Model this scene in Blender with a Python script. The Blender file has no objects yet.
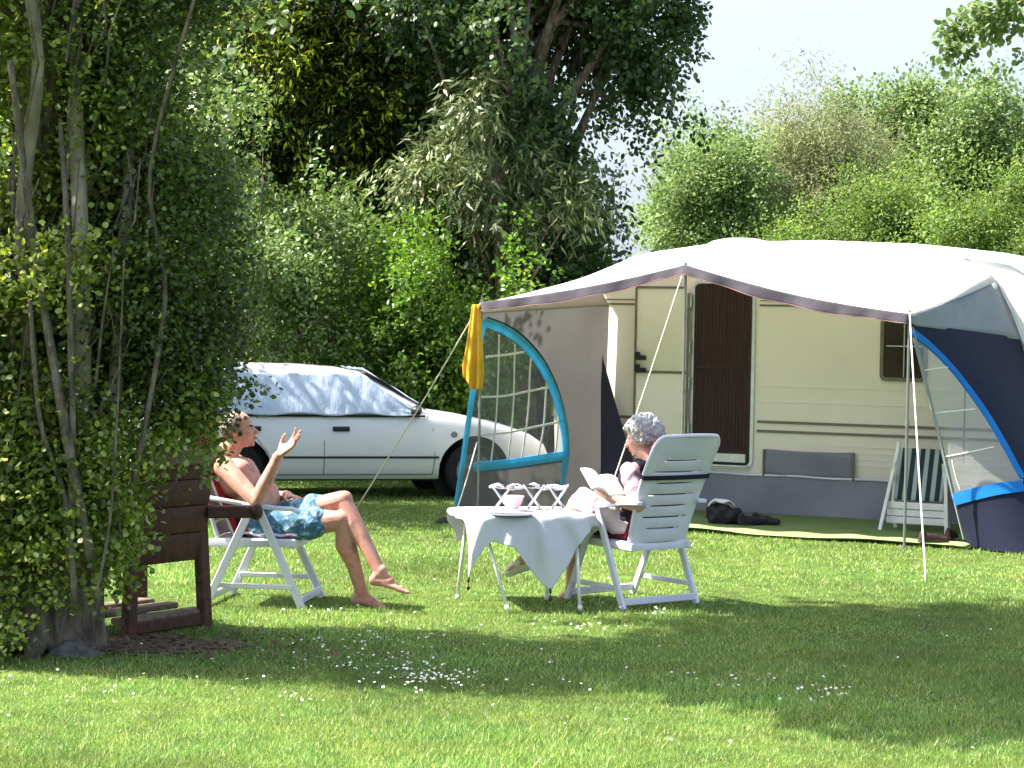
import bpy, bmesh, math, random
import numpy as np
from mathutils import Vector, Matrix, Quaternion
PI = math.pi
R = math.radians
sc = bpy.context.scene
col = sc.collection
rng = np.random.default_rng(7)
random.seed(7)

# ------------------------------------------------------------------ camera
CAMH = 1.7
FPX = 2000.0
ROLL = 0.018
PITCH = math.atan(49 / FPX)
Fw = Vector((0, math.cos(PITCH), -math.sin(PITCH)))
R0 = Vector((1, 0, 0)); U0 = R0.cross(Fw)
Rt = R0 * math.cos(ROLL) + U0 * math.sin(ROLL)
Up = U0 * math.cos(ROLL) - R0 * math.sin(ROLL)
C0 = Vector((0, 0, CAMH))

def at(px, py, D):
    """the place seen at a picture position, D metres in front"""
    d = Fw + Rt * ((px - 512) / FPX) + Up * ((384 - py) / FPX)
    return C0 + d * (D / d.y)

def gnd(px, py, z=0.0):
    d = Fw + Rt * ((px - 512) / FPX) + Up * ((384 - py) / FPX)
    return C0 + d * ((z - CAMH) / d.z)

def proj(p):
    v = Vector(p) - C0
    w = v.dot(Fw)
    return 512 + FPX * v.dot(Rt) / w, 384 - FPX * v.dot(Up) / w

cam = bpy.data.cameras.new('camera')
cam.sensor_width = 36; cam.lens = FPX / 1024 * 36
cam.clip_start = 0.1; cam.clip_end = 5000
co = bpy.data.objects.new('camera', cam); col.objects.link(co)
M = Matrix((Rt, Up, -Fw)).transposed().to_4x4(); M.translation = C0
co.matrix_world = M
sc.camera = co

# ------------------------------------------------------------------ light
SUN_AZ = Vector((-0.995, 0.10, 0)).normalized()
SUN_EL = R(53)
sun_dir = Vector((SUN_AZ.x * math.cos(SUN_EL), SUN_AZ.y * math.cos(SUN_EL), math.sin(SUN_EL)))
sl = bpy.data.lights.new('sun', 'SUN'); sl.energy = 5.0; sl.angle = R(0.6); sl.color = (1.0, 0.95, 0.86)
so = bpy.data.objects.new('sun', sl); col.objects.link(so)
so.rotation_euler = sun_dir.to_track_quat('Z', 'Y').to_euler()
w = bpy.data.worlds.new('World'); sc.world = w; w.use_nodes = True
nt = w.node_tree
sky = nt.nodes.new('ShaderNodeTexSky'); sky.sky_type = 'NISHITA'; sky.sun_disc = False
sky.sun_elevation = SUN_EL
sky.sun_rotation = math.atan2(sun_dir.x, sun_dir.y)
sky.air_density = 1.0; sky.dust_density = 3.0; sky.ozone_density = 1.0
bg = nt.nodes['Background']; bg.inputs['Strength'].default_value = 0.13
hz = nt.nodes.new('ShaderNodeHueSaturation'); hz.inputs['Saturation'].default_value = 0.8   # milky summer sky
nt.links.new(sky.outputs[0], hz.inputs['Color'])
# bright haze low over the horizon
tcw = nt.nodes.new('ShaderNodeTexCoord'); sx = nt.nodes.new('ShaderNodeSeparateXYZ'); nt.links.new(tcw.outputs['Generated'], sx.inputs[0])
mw = nt.nodes.new('ShaderNodeMapRange'); mw.inputs[1].default_value = 0.02; mw.inputs[2].default_value = 0.42; mw.inputs[3].default_value = 0.85; mw.inputs[4].default_value = 0.0
mw.interpolation_type = 'SMOOTHSTEP'
nt.links.new(sx.outputs[2], mw.inputs[0]); mxw = nt.nodes.new('ShaderNodeMix'); mxw.data_type = 'RGBA'
nt.links.new(mw.outputs[0], mxw.inputs[0]); nt.links.new(hz.outputs[0], mxw.inputs[6]); mxw.inputs[7].default_value = (1.45, 1.60, 2.0, 1)
nt.links.new(mxw.outputs[2], bg.inputs['Color'])
sc.view_settings.view_transform = 'Standard'; sc.view_settings.look = 'None'
sc.view_settings.gamma = 1; sc.view_settings.exposure = 1.85
sc.render.engine = 'CYCLES'
sc.cycles.max_bounces = 8; sc.cycles.transparent_max_bounces = 12
sc.cycles.transmission_bounces = 4; sc.cycles.diffuse_bounces = 4; sc.cycles.glossy_bounces = 3

# ------------------------------------------------------------------ materials
MATS = {}
def newmat(name):
    m = bpy.data.materials.new(name); m.use_nodes = True
    MATS[name] = m
    return m, m.node_tree, m.node_tree.nodes['Principled BSDF']

def ramp(nt, stops, src, interp='LINEAR'):
    r = nt.nodes.new('ShaderNodeValToRGB'); r.color_ramp.interpolation = interp
    e = r.color_ramp.elements
    while len(e) < len(stops): e.new(0.5)
    for k, (p, c) in enumerate(stops):
        e[k].position = p; e[k].color = (*c, 1)
    nt.links.new(src, r.inputs[0]); return r

def noise(nt, scale, detail=4, rough=0.55, coord='Object', stretch=None):
    tc = nt.nodes.new('ShaderNodeTexCoord')
    n = nt.nodes.new('ShaderNodeTexNoise'); n.inputs['Scale'].default_value = scale
    n.inputs['Detail'].default_value = detail; n.inputs['Roughness'].default_value = rough
    if stretch:
        mp = nt.nodes.new('ShaderNodeMapping'); mp.inputs['Scale'].default_value = stretch
        nt.links.new(tc.outputs[coord], mp.inputs[0]); nt.links.new(mp.outputs[0], n.inputs['Vector'])
    else:
        nt.links.new(tc.outputs[coord], n.inputs['Vector'])
    return n

def bump(nt, bs, src, strength, dist=0.01):
    b = nt.nodes.new('ShaderNodeBump'); b.inputs['Strength'].default_value = strength
    b.inputs['Distance'].default_value = dist
    nt.links.new(src, b.inputs['Height']); nt.links.new(b.outputs[0], bs.inputs['Normal'])

def simple(name, c1, c2=None, scale=8, rough=0.6, spec=0.4, metal=0.0, bmp=0.0, bscale=None, stretch=None, coat=0.0, detail=4, bdist=0.005):
    m, nt, bs = newmat(name)
    c2 = c2 or tuple(x * 0.82 for x in c1)
    n = noise(nt, scale, detail, stretch=stretch)
    r = ramp(nt, [(0.3, c2), (0.7, c1)], n.outputs[0])
    nt.links.new(r.outputs[0], bs.inputs['Base Color'])
    bs.inputs['Roughness'].default_value = rough
    bs.inputs['Specular IOR Level'].default_value = spec
    bs.inputs['Metallic'].default_value = metal
    bs.inputs['Coat Weight'].default_value = coat
    if bmp:
        n2 = noise(nt, bscale or scale * 4, 4, stretch=stretch)
        bump(nt, bs, n2.outputs[0], bmp, bdist)
    return m

def cloth(name, c1, c2=None, trans=0.35, scale=6, rough=0.85, bmp=0.25, bscale=14):
    """woven cloth that lets some light through"""
    m, nt, bs = newmat(name)
    c2 = c2 or tuple(x * 0.88 for x in c1)
    n = noise(nt, scale, 4)
    r = ramp(nt, [(0.3, c2), (0.7, c1)], n.outputs[0])
    nt.links.new(r.outputs[0], bs.inputs['Base Color'])
    bs.inputs['Roughness'].default_value = rough; bs.inputs['Specular IOR Level'].default_value = 0.2
    n2 = noise(nt, bscale, 3); bump(nt, bs, n2.outputs[0], bmp, 0.02)
    if trans > 0:
        t = nt.nodes.new('ShaderNodeBsdfTranslucent'); nt.links.new(r.outputs[0], t.inputs[0])
        mx = nt.nodes.new('ShaderNodeMixShader'); mx.inputs[0].default_value = trans
        nt.links.new(bs.outputs[0], mx.inputs[1]); nt.links.new(t.outputs[0], mx.inputs[2])
        nt.links.new(mx.outputs[0], nt.nodes['Material Output'].inputs[0])
    return m

def leafmat(name, stops, trans=0.4, rough=0.45, spec=0.5, tip=None):
    m, nt, bs = newmat(name)
    g = nt.nodes.new('ShaderNodeNewGeometry')
    r = ramp(nt, stops, g.outputs['Random Per Island'])
    src = r.outputs[0]
    n = noise(nt, 0.9, 3)
    hv = nt.nodes.new('ShaderNodeHueSaturation')
    mr = nt.nodes.new('ShaderNodeMapRange'); mr.inputs[3].default_value = 0.6; mr.inputs[4].default_value = 1.45
    mr.inputs[1].default_value = 0.3; mr.inputs[2].default_value = 0.7
    nt.links.new(n.outputs[0], mr.inputs[0]); nt.links.new(mr.outputs[0], hv.inputs['Value'])
    nt.links.new(src, hv.inputs['Color']); src = hv.outputs[0]
    if tip:
        a = nt.nodes.new('ShaderNodeAttribute'); a.attribute_name = 'tip'
        mx = nt.nodes.new('ShaderNodeMix'); mx.data_type = 'RGBA'
        nt.links.new(a.outputs['Fac'], mx.inputs[0]); nt.links.new(src, mx.inputs[6])
        mx.inputs[7].default_value = (*tip, 1); src = mx.outputs[2]
    nt.links.new(src, bs.inputs['Base Color'])
    bs.inputs['Roughness'].default_value = rough; bs.inputs['Specular IOR Level'].default_value = spec
    t = nt.nodes.new('ShaderNodeBsdfTranslucent')
    h2 = nt.nodes.new('ShaderNodeHueSaturation'); h2.inputs['Hue'].default_value = 0.485
    h2.inputs['Saturation'].default_value = 1.1; h2.inputs['Value'].default_value = 1.3
    nt.links.new(src, h2.inputs['Color']); nt.links.new(h2.outputs[0], t.inputs[0])
    mx = nt.nodes.new('ShaderNodeMixShader'); mx.inputs[0].default_value = trans
    nt.links.new(bs.outputs[0], mx.inputs[1]); nt.links.new(t.outputs[0], mx.inputs[2])
    nt.links.new(mx.outputs[0], nt.nodes['Material Output'].inputs[0])
    return m

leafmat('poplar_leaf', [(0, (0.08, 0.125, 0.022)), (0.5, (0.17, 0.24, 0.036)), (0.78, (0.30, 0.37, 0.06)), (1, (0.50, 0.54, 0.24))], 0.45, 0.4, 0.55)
leafmat('poplar_leaf_painted_shade', [(0, (0.035, 0.058, 0.014)), (0.6, (0.075, 0.115, 0.024)), (1, (0.15, 0.20, 0.05))], 0.4)  # darker copy of the poplar leaf, shade painted into its colour
leafmat('dark_leaf', [(0, (0.022, 0.05, 0.014)), (0.6, (0.045, 0.09, 0.022)), (1, (0.09, 0.15, 0.035))], 0.35, 0.4, 0.5)
leafmat('shrub_leaf', [(0, (0.06, 0.12, 0.03)), (0.6, (0.12, 0.20, 0.05)), (1, (0.28, 0.35, 0.16))], 0.4)
leafmat('bright_leaf', [(0, (0.055, 0.12, 0.015)), (0.6, (0.1, 0.2, 0.025)), (1, (0.15, 0.26, 0.04))], 0.45)
leafmat('laurel_leaf', [(0, (0.05, 0.08, 0.025)), (0.6, (0.10, 0.14, 0.045)), (1, (0.30, 0.32, 0.16))], 0.3, 0.42, 0.4)
leafmat('conifer_leaf', [(0, (0.012, 0.026, 0.008)), (1, (0.03, 0.05, 0.012))], 0.3, 0.6, 0.3, tip=(0.46, 0.58, 0.03))
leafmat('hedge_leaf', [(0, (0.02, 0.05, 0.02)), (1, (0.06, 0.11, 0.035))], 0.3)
leafmat('far_leaf', [(0, (0.09, 0.15, 0.045)), (0.6, (0.15, 0.23, 0.075)), (1, (0.23, 0.31, 0.13))], 0.45, 0.6, 0.3)
leafmat('willow_leaf', [(0, (0.15, 0.18, 0.075)), (0.6, (0.21, 0.235, 0.11)), (1, (0.28, 0.30, 0.16))], 0.45, 0.7, 0.2)
leafmat('lime_leaf', [(0, (0.075, 0.135, 0.03)), (0.6, (0.12, 0.195, 0.042)), (1, (0.20, 0.28, 0.08))], 0.45, 0.6, 0.3)
simple('bark', (0.24, 0.20, 0.15), (0.045, 0.038, 0.03), 22, 0.9, 0.2, bmp=1.0, bscale=34, stretch=(1, 1, 0.3), bdist=0.05, detail=8)
simple('pale_bark', (0.30, 0.27, 0.20), (0.14, 0.12, 0.08), 12, 0.9, 0.2, bmp=0.6, bscale=30, stretch=(1, 1, 0.3), bdist=0.01)
simple('car_paint', (0.67, 0.68, 0.69), (0.64, 0.65, 0.66), 1.5, 0.28, 0.5, coat=0.6)
simple('black_plastic', (0.02, 0.021, 0.024), (0.014, 0.014, 0.016), 20, 0.5, 0.4, bmp=0.1)
simple('rubber', (0.022, 0.022, 0.023), (0.012, 0.012, 0.012), 20, 0.85, 0.2, bmp=0.3, bscale=60)
simple('hubcap', (0.22, 0.23, 0.25), (0.16, 0.17, 0.19), 12, 0.35, 0.5, metal=0.6)
simple('caravan_wall', (0.87, 0.79, 0.68), (0.81, 0.74, 0.64), 1.6, 0.42, 0.45, bmp=0.08, bscale=3)
simple('caravan_trim', (0.20, 0.17, 0.13), (0.15, 0.13, 0.10), 12, 0.5, 0.4)
simple('caravan_roof', (0.80, 0.80, 0.78), (0.74, 0.74, 0.72), 2, 0.4, 0.4)
simple('door_dark', (0.055, 0.024, 0.022), (0.036, 0.017, 0.016), 4, 0.6, 0.3, stretch=(8, 8, 0.6))
simple('aluminium', (0.62, 0.63, 0.65), (0.5, 0.51, 0.53), 14, 0.35, 0.5, metal=0.85)
simple('steel_tube', (0.30, 0.30, 0.30), (0.22, 0.22, 0.22), 14, 0.4, 0.5, metal=0.7)
simple('white_plastic', (0.66, 0.66, 0.73), (0.60, 0.60, 0.67), 5, 0.42, 0.45, bmp=0.06, bscale=60)
simple('white_paint', (0.80, 0.79, 0.76), (0.70, 0.69, 0.66), 14, 0.4, 0.45)
cloth('sleeve_pink', (0.50, 0.36, 0.40), (0.42, 0.30, 0.34), 0.0, 12, bmp=0.5, bscale=30)
simple('wood_dark', (0.095, 0.032, 0.020), (0.035, 0.013, 0.010), 5, 0.6, 0.35, bmp=0.4, bscale=26, stretch=(1, 7, 7), bdist=0.01)
simple('wood_grey', (0.24, 0.18, 0.13), (0.10, 0.07, 0.05), 6, 0.8, 0.2, bmp=0.5, bscale=24, stretch=(1, 6, 6), bdist=0.01)
cloth('canopy_white', (0.82, 0.81, 0.80), (0.72, 0.71, 0.71), 0.38, 2.5, bmp=0.6, bscale=4)
cloth('valance_grey', (0.085, 0.075, 0.09), (0.045, 0.04, 0.052), 0.12, 5, bscale=12)
cloth('piping_pink', (0.36, 0.20, 0.20), None, 0.2)
cloth('panel_taupe', (0.155, 0.148, 0.148), (0.13, 0.124, 0.126), 0.28, 1.5, bmp=0.5, bscale=2.5)
cloth('panel_navy', (0.012, 0.015, 0.038), (0.009, 0.012, 0.03), 0.06, 2, bmp=0.5, bscale=3)
cloth('band_pale', (0.70, 0.62, 0.57), (0.64, 0.57, 0.53), 0.45, 3)
cloth('band_grey', (0.30, 0.32, 0.34), (0.25, 0.27, 0.29), 0.15, 4, bmp=0.6, bscale=4)
cloth('drape_grey', (0.06, 0.055, 0.085), (0.05, 0.045, 0.07), 0.1, 3)
cloth('skirt_grey', (0.25, 0.255, 0.30), (0.20, 0.205, 0.245), 0.1, 2.5, bmp=0.9, bscale=3)
cloth('trim_cyan', (0.15, 0.66, 0.92), (0.13, 0.60, 0.88), 0.45, 5)
cloth('trim_blue', (0.012, 0.20, 0.60), (0.01, 0.16, 0.5), 0.15, 5)
cloth('towel_yellow', (0.88, 0.64, 0.10), (0.78, 0.50, 0.05), 0.4, 6, bmp=0.5, bscale=60)
cloth('linen_white', (0.70, 0.70, 0.76), (0.65, 0.66, 0.71), 0.2, 5, bmp=0.2, bscale=20)
cloth('cushion_red', (0.42, 0.025, 0.045), (0.33, 0.018, 0.035), 0.0, 6, bmp=0.4, bscale=30)
cloth('cushion_maroon', (0.17, 0.015, 0.04), (0.12, 0.012, 0.03), 0.0, 6, bmp=0.4, bscale=30)
cloth('cushion_edge', (0.75, 0.68, 0.66), None, 0.0)
cloth('vest_dark', (0.018, 0.018, 0.03), (0.012, 0.012, 0.02), 0.0, 12, bmp=0.4, bscale=40)
cloth('skirt_pink', (0.74, 0.62, 0.63), (0.66, 0.54, 0.56), 0.1, 9, bmp=0.6, bscale=18)
cloth('strap_dark', (0.012, 0.014, 0.02), None, 0.0)
cloth('bag_black', (0.015, 0.015, 0.018), (0.03, 0.03, 0.035), 0.0, 14, bmp=0.9, bscale=18)
cloth('bag_camo', (0.10, 0.12, 0.10), (0.012, 0.012, 0.015), 0.0, 26, bmp=0.5)
cloth('mat_green_sunlit', (0.30, 0.40, 0.15), (0.22, 0.32, 0.11), 0.0, 5, bmp=0.4, bscale=30)  # groundsheet in the sun: sunlight painted into the colour
cloth('mat_green_shaded', (0.13, 0.20, 0.075), (0.10, 0.16, 0.055), 0.0, 5, bmp=0.4, bscale=30)  # same groundsheet under the awning: shade painted into the colour
simple('bowl_pink', (0.72, 0.42, 0.50), (0.66, 0.38, 0.46), 4, 0.35, 0.5)
simple('tray_grey', (0.11, 0.12, 0.15), (0.08, 0.09, 0.12), 8, 0.6, 0.5)
simple('paper', (0.82, 0.81, 0.78), (0.72, 0.70, 0.68), 30, 0.7, 0.2)
simple('rope', (0.62, 0.58, 0.42), (0.45, 0.42, 0.32), 60, 0.8, 0.2)
simple('rope_white', (0.78, 0.76, 0.72), (0.6, 0.58, 0.54), 60, 0.8, 0.2)
simple('shed_roof', (0.02, 0.022, 0.04), (0.03, 0.03, 0.05), 6, 0.6, 0.3)
simple('rock', (0.16, 0.155, 0.15), (0.06, 0.055, 0.055), 26, 0.9, 0.2, bmp=0.8, bscale=30, bdist=0.01)
simple('shoe_brown', (0.06, 0.03, 0.02), (0.025, 0.012, 0.01), 20, 0.6, 0.3)
simple('shoe_white', (0.70, 0.68, 0.62), (0.55, 0.53, 0.48), 20, 0.6, 0.3)
simple('hair_grey', (0.66, 0.64, 0.63), (0.32, 0.30, 0.30), 55, 0.7, 0.3, bmp=1.0, bscale=75, bdist=0.02, detail=6)
simple('hair_brown', (0.27, 0.235, 0.21), (0.11, 0.09, 0.08), 60, 0.7, 0.3, bmp=0.9, bscale=80, bdist=0.01)
simple('lip', (0.40, 0.16, 0.13), None, 20, 0.5, 0.3)
simple('eye', (0.35, 0.32, 0.3), (0.02, 0.02, 0.02), 80, 0.3, 0.5)
simple('petal', (0.85, 0.85, 0.83), (0.8, 0.8, 0.78), 10, 0.6, 0.3)
simple('pollen', (0.75, 0.5, 0.03), None, 10, 0.7, 0.3)
simple('litter', (0.24, 0.15, 0.09), (0.08, 0.05, 0.035), 30, 0.9, 0.1)

def skinmat(name, base, red, dark):
    m, nt, bs = newmat(name)
    n = noise(nt, 9, 5)
    n.inputs['Roughness'].default_value = 0.7
    r = ramp(nt, [(0.36, red), (0.5, base), (0.62, dark)], n.outputs[0])
    nt.links.new(r.outputs[0], bs.inputs['Base Color'])
    bs.inputs['Roughness'].default_value = 0.5; bs.inputs['Specular IOR Level'].default_value = 0.4
    bs.inputs['Subsurface Weight'].default_value = 0.12
    bs.inputs['Subsurface Radius'].default_value = (0.02, 0.008, 0.004)
    bs.inputs['Subsurface Scale'].default_value = 0.6
    n2 = noise(nt, 60, 4); bump(nt, bs, n2.outputs[0], 0.3, 0.004)
skinmat('skin_tan', (0.54, 0.28, 0.21), (0.52, 0.20, 0.15), (0.40, 0.18, 0.13))
skinmat('skin_pink', (0.60, 0.33, 0.25), (0.58, 0.27, 0.21), (0.50, 0.26, 0.19))

# floral shorts: blue with pale blotches
m, nt, bs = newmat('shorts_floral')
n = noise(nt, 17, 3, 0.6); v = nt.nodes.new('ShaderNodeTexVoronoi'); v.inputs['Scale'].default_value = 14
tc = nt.nodes.new('ShaderNodeTexCoord'); nt.links.new(tc.outputs['Object'], v.inputs['Vector'])
ad = nt.nodes.new('ShaderNodeMath'); ad.operation = 'MULTIPLY_ADD'; ad.inputs[1].default_value = 0.45
nt.links.new(v.outputs[0], ad.inputs[0]); nt.links.new(n.outputs[0], ad.inputs[2])
r = ramp(nt, [(0.48, (0.55, 0.64, 0.66)), (0.58, (0.08, 0.22, 0.33)), (0.74, (0.03, 0.10, 0.19)), (0.9, (0.20, 0.36, 0.44))], ad.outputs[0])
nt.links.new(r.outputs[0], bs.inputs['Base Color']); bs.inputs['Roughness'].default_value = 0.8
n2 = noise(nt, 22, 3); bump(nt, bs, n2.outputs[0], 0.8, 0.02)

# striped canvas of the folded chair
m, nt, bs = newmat('canvas_striped')
tc = nt.nodes.new('ShaderNodeTexCoord'); wv = nt.nodes.new('ShaderNodeTexWave')
wv.wave_type = 'BANDS'; wv.bands_direction = 'Y'; wv.inputs['Scale'].default_value = 4.2
nt.links.new(tc.outputs['Object'], wv.inputs['Vector'])
r = ramp(nt, [(0.0, (0.01, 0.03, 0.035)), (0.5, (0.01, 0.03, 0.035)), (0.55, (0.30, 0.36, 0.36)), (1, (0.36, 0.42, 0.42))], wv.outputs[0])
nt.links.new(r.outputs[0], bs.inputs['Base Color']); bs.inputs['Roughness'].default_value = 0.85

# crinkled silver window cover behind glass
m, nt, bs = newmat('foil')
n = noise(nt, 5, 5, 0.6, stretch=(1.6, 1, 0.8))
r = ramp(nt, [(0.3, (0.40, 0.49, 0.64)), (0.7, (0.52, 0.59, 0.70))], n.outputs[0])
nt.links.new(r.outputs[0], bs.inputs['Base Color'])
bs.inputs['Metallic'].default_value = 0.1; bs.inputs['Roughness'].default_value = 0.45
n2 = noise(nt, 5, 4, 0.6, stretch=(2.2, 1, 0.7)); bump(nt, bs, n2.outputs[0], 0.35, 0.05)

# glass and clear plastic
def clear(name, tint, rough, mixw, gl=0.08):
    m, nt, bs = newmat(name)
    tr = nt.nodes.new('ShaderNodeBsdfTransparent'); tr.inputs[0].default_value = (*tint, 1)
    bs.inputs['Base Color'].default_value = (*[x * 0.8 for x in tint], 1)
    bs.inputs['Roughness'].default_value = rough
    mx = nt.nodes.new('ShaderNodeMixShader'); mx.inputs[0].default_value = mixw
    n = noise(nt, 5, 3); bump(nt, bs, n.outputs[0], 0.4, 0.03)
    nt.links.new(tr.outputs[0], mx.inputs[1]); nt.links.new(bs.outputs[0], mx.inputs[2])
    nt.links.new(mx.outputs[0], nt.nodes['Material Output'].inputs[0])
clear('clear_plastic_left', (0.66, 0.68, 0.74), 0.25, 0.22)
clear('clear_plastic_right', (0.82, 0.84, 0.84), 0.2, 0.24)
simple('caravan_glass', (0.035, 0.022, 0.02), (0.02, 0.014, 0.013), 3, 0.12, 0.6)
simple('blue_glass', (0.06, 0.10, 0.17), (0.05, 0.08, 0.14), 3, 0.1, 0.8)
simple('dark_glass', (0.02, 0.024, 0.03), (0.015, 0.018, 0.02), 3, 0.08, 0.7)

# lawn
m, nt, bs = newmat('lawn')
n1 = noise(nt, 0.55, 4); n2 = noise(nt, 5, 5); n3 = noise(nt, 90, 3)
r1 = ramp(nt, [(0.35, (0.09, 0.16, 0.035)), (0.7, (0.15, 0.22, 0.05))], n1.outputs[0])
r2 = ramp(nt, [(0.3, (0.5, 0.5, 0.5)), (0.7, (1.2, 1.2, 1.1))], n2.outputs[0])
r3 = ramp(nt, [(0.3, (0.45, 0.45, 0.4)), (0.7, (1.25, 1.25, 1.1))], n3.outputs[0])
mm = nt.nodes.new('ShaderNodeMix'); mm.data_type = 'RGBA'; mm.blend_type = 'MULTIPLY'; mm.inputs[0].default_value = 1
nt.links.new(r1.outputs[0], mm.inputs[6]); nt.links.new(r2.outputs[0], mm.inputs[7])
m2 = nt.nodes.new('ShaderNodeMix'); m2.data_type = 'RGBA'; m2.blend_type = 'MULTIPLY'; m2.inputs[0].default_value = 1
nt.links.new(mm.outputs[2], m2.inputs[6]); nt.links.new(r3.outputs[0], m2.inputs[7])
nt.links.new(m2.outputs[2], bs.inputs['Base Color']); bs.inputs['Roughness'].default_value = 0.9
bs.inputs['Specular IOR Level'].default_value = 0.15
bump(nt, bs, n3.outputs[0], 0.8, 0.03)
# blades
m, nt, bs = newmat('grass_blade')
g = nt.nodes.new('ShaderNodeNewGeometry')
r = ramp(nt, [(0, (0.11, 0.235, 0.038)), (0.55, (0.225, 0.36, 0.068)), (0.85, (0.36, 0.46, 0.12)), (1, (0.62, 0.60, 0.32))], g.outputs['Random Per Island'])
n1 = noise(nt, 0.6, 5)
hv = nt.nodes.new('ShaderNodeHueSaturation')
mr = nt.nodes.new('ShaderNodeMapRange'); mr.inputs[1].default_value = 0.32; mr.inputs[2].default_value = 0.68
mr.inputs[3].default_value = 0.62; mr.inputs[4].default_value = 1.32
nt.links.new(n1.outputs[0], mr.inputs[0]); nt.links.new(mr.outputs[0], hv.inputs['Value'])
n4 = noise(nt, 2.3, 3)
mr2 = nt.nodes.new('ShaderNodeMapRange'); mr2.inputs[1].default_value = 0.3; mr2.inputs[2].default_value = 0.7
mr2.inputs[3].default_value = 0.52; mr2.inputs[4].default_value = 0.475
nt.links.new(n4.outputs[0], mr2.inputs[0]); nt.links.new(mr2.outputs[0], hv.inputs['Hue'])
nt.links.new(r.outputs[0], hv.inputs['Color']); nt.links.new(hv.outputs[0], bs.inputs['Base Color'])
bs.inputs['Roughness'].default_value = 0.5; bs.inputs['Specular IOR Level'].default_value = 0.4
t = nt.nodes.new('ShaderNodeBsdfTranslucent'); nt.links.new(hv.outputs[0], t.inputs[0])
mx = nt.nodes.new('ShaderNodeMixShader'); mx.inputs[0].default_value = 0.42
nt.links.new(bs.outputs[0], mx.inputs[1]); nt.links.new(t.outputs[0], mx.inputs[2])
nt.links.new(mx.outputs[0], nt.nodes['Material Output'].inputs[0])
# soil
simple('soil', (0.20, 0.145, 0.095), (0.07, 0.05, 0.035), 16, 0.95, 0.1, bmp=0.9, bscale=40, bdist=0.02)

# ------------------------------------------------------------------ mesh tools
def tag(o, label=None, cat=None, group=None, kind=None):
    if label: o['label'] = label
    if cat: o['category'] = cat
    if group: o['group'] = group
    if kind: o['kind'] = kind
    return o

def empty(name, loc=(0, 0, 0), rz=0.0):
    o = bpy.data.objects.new(name, None); o.location = loc; o.rotation_euler = (0, 0, rz)
    o.empty_display_size = 0.2
    col.objects.link(o); return o

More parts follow.
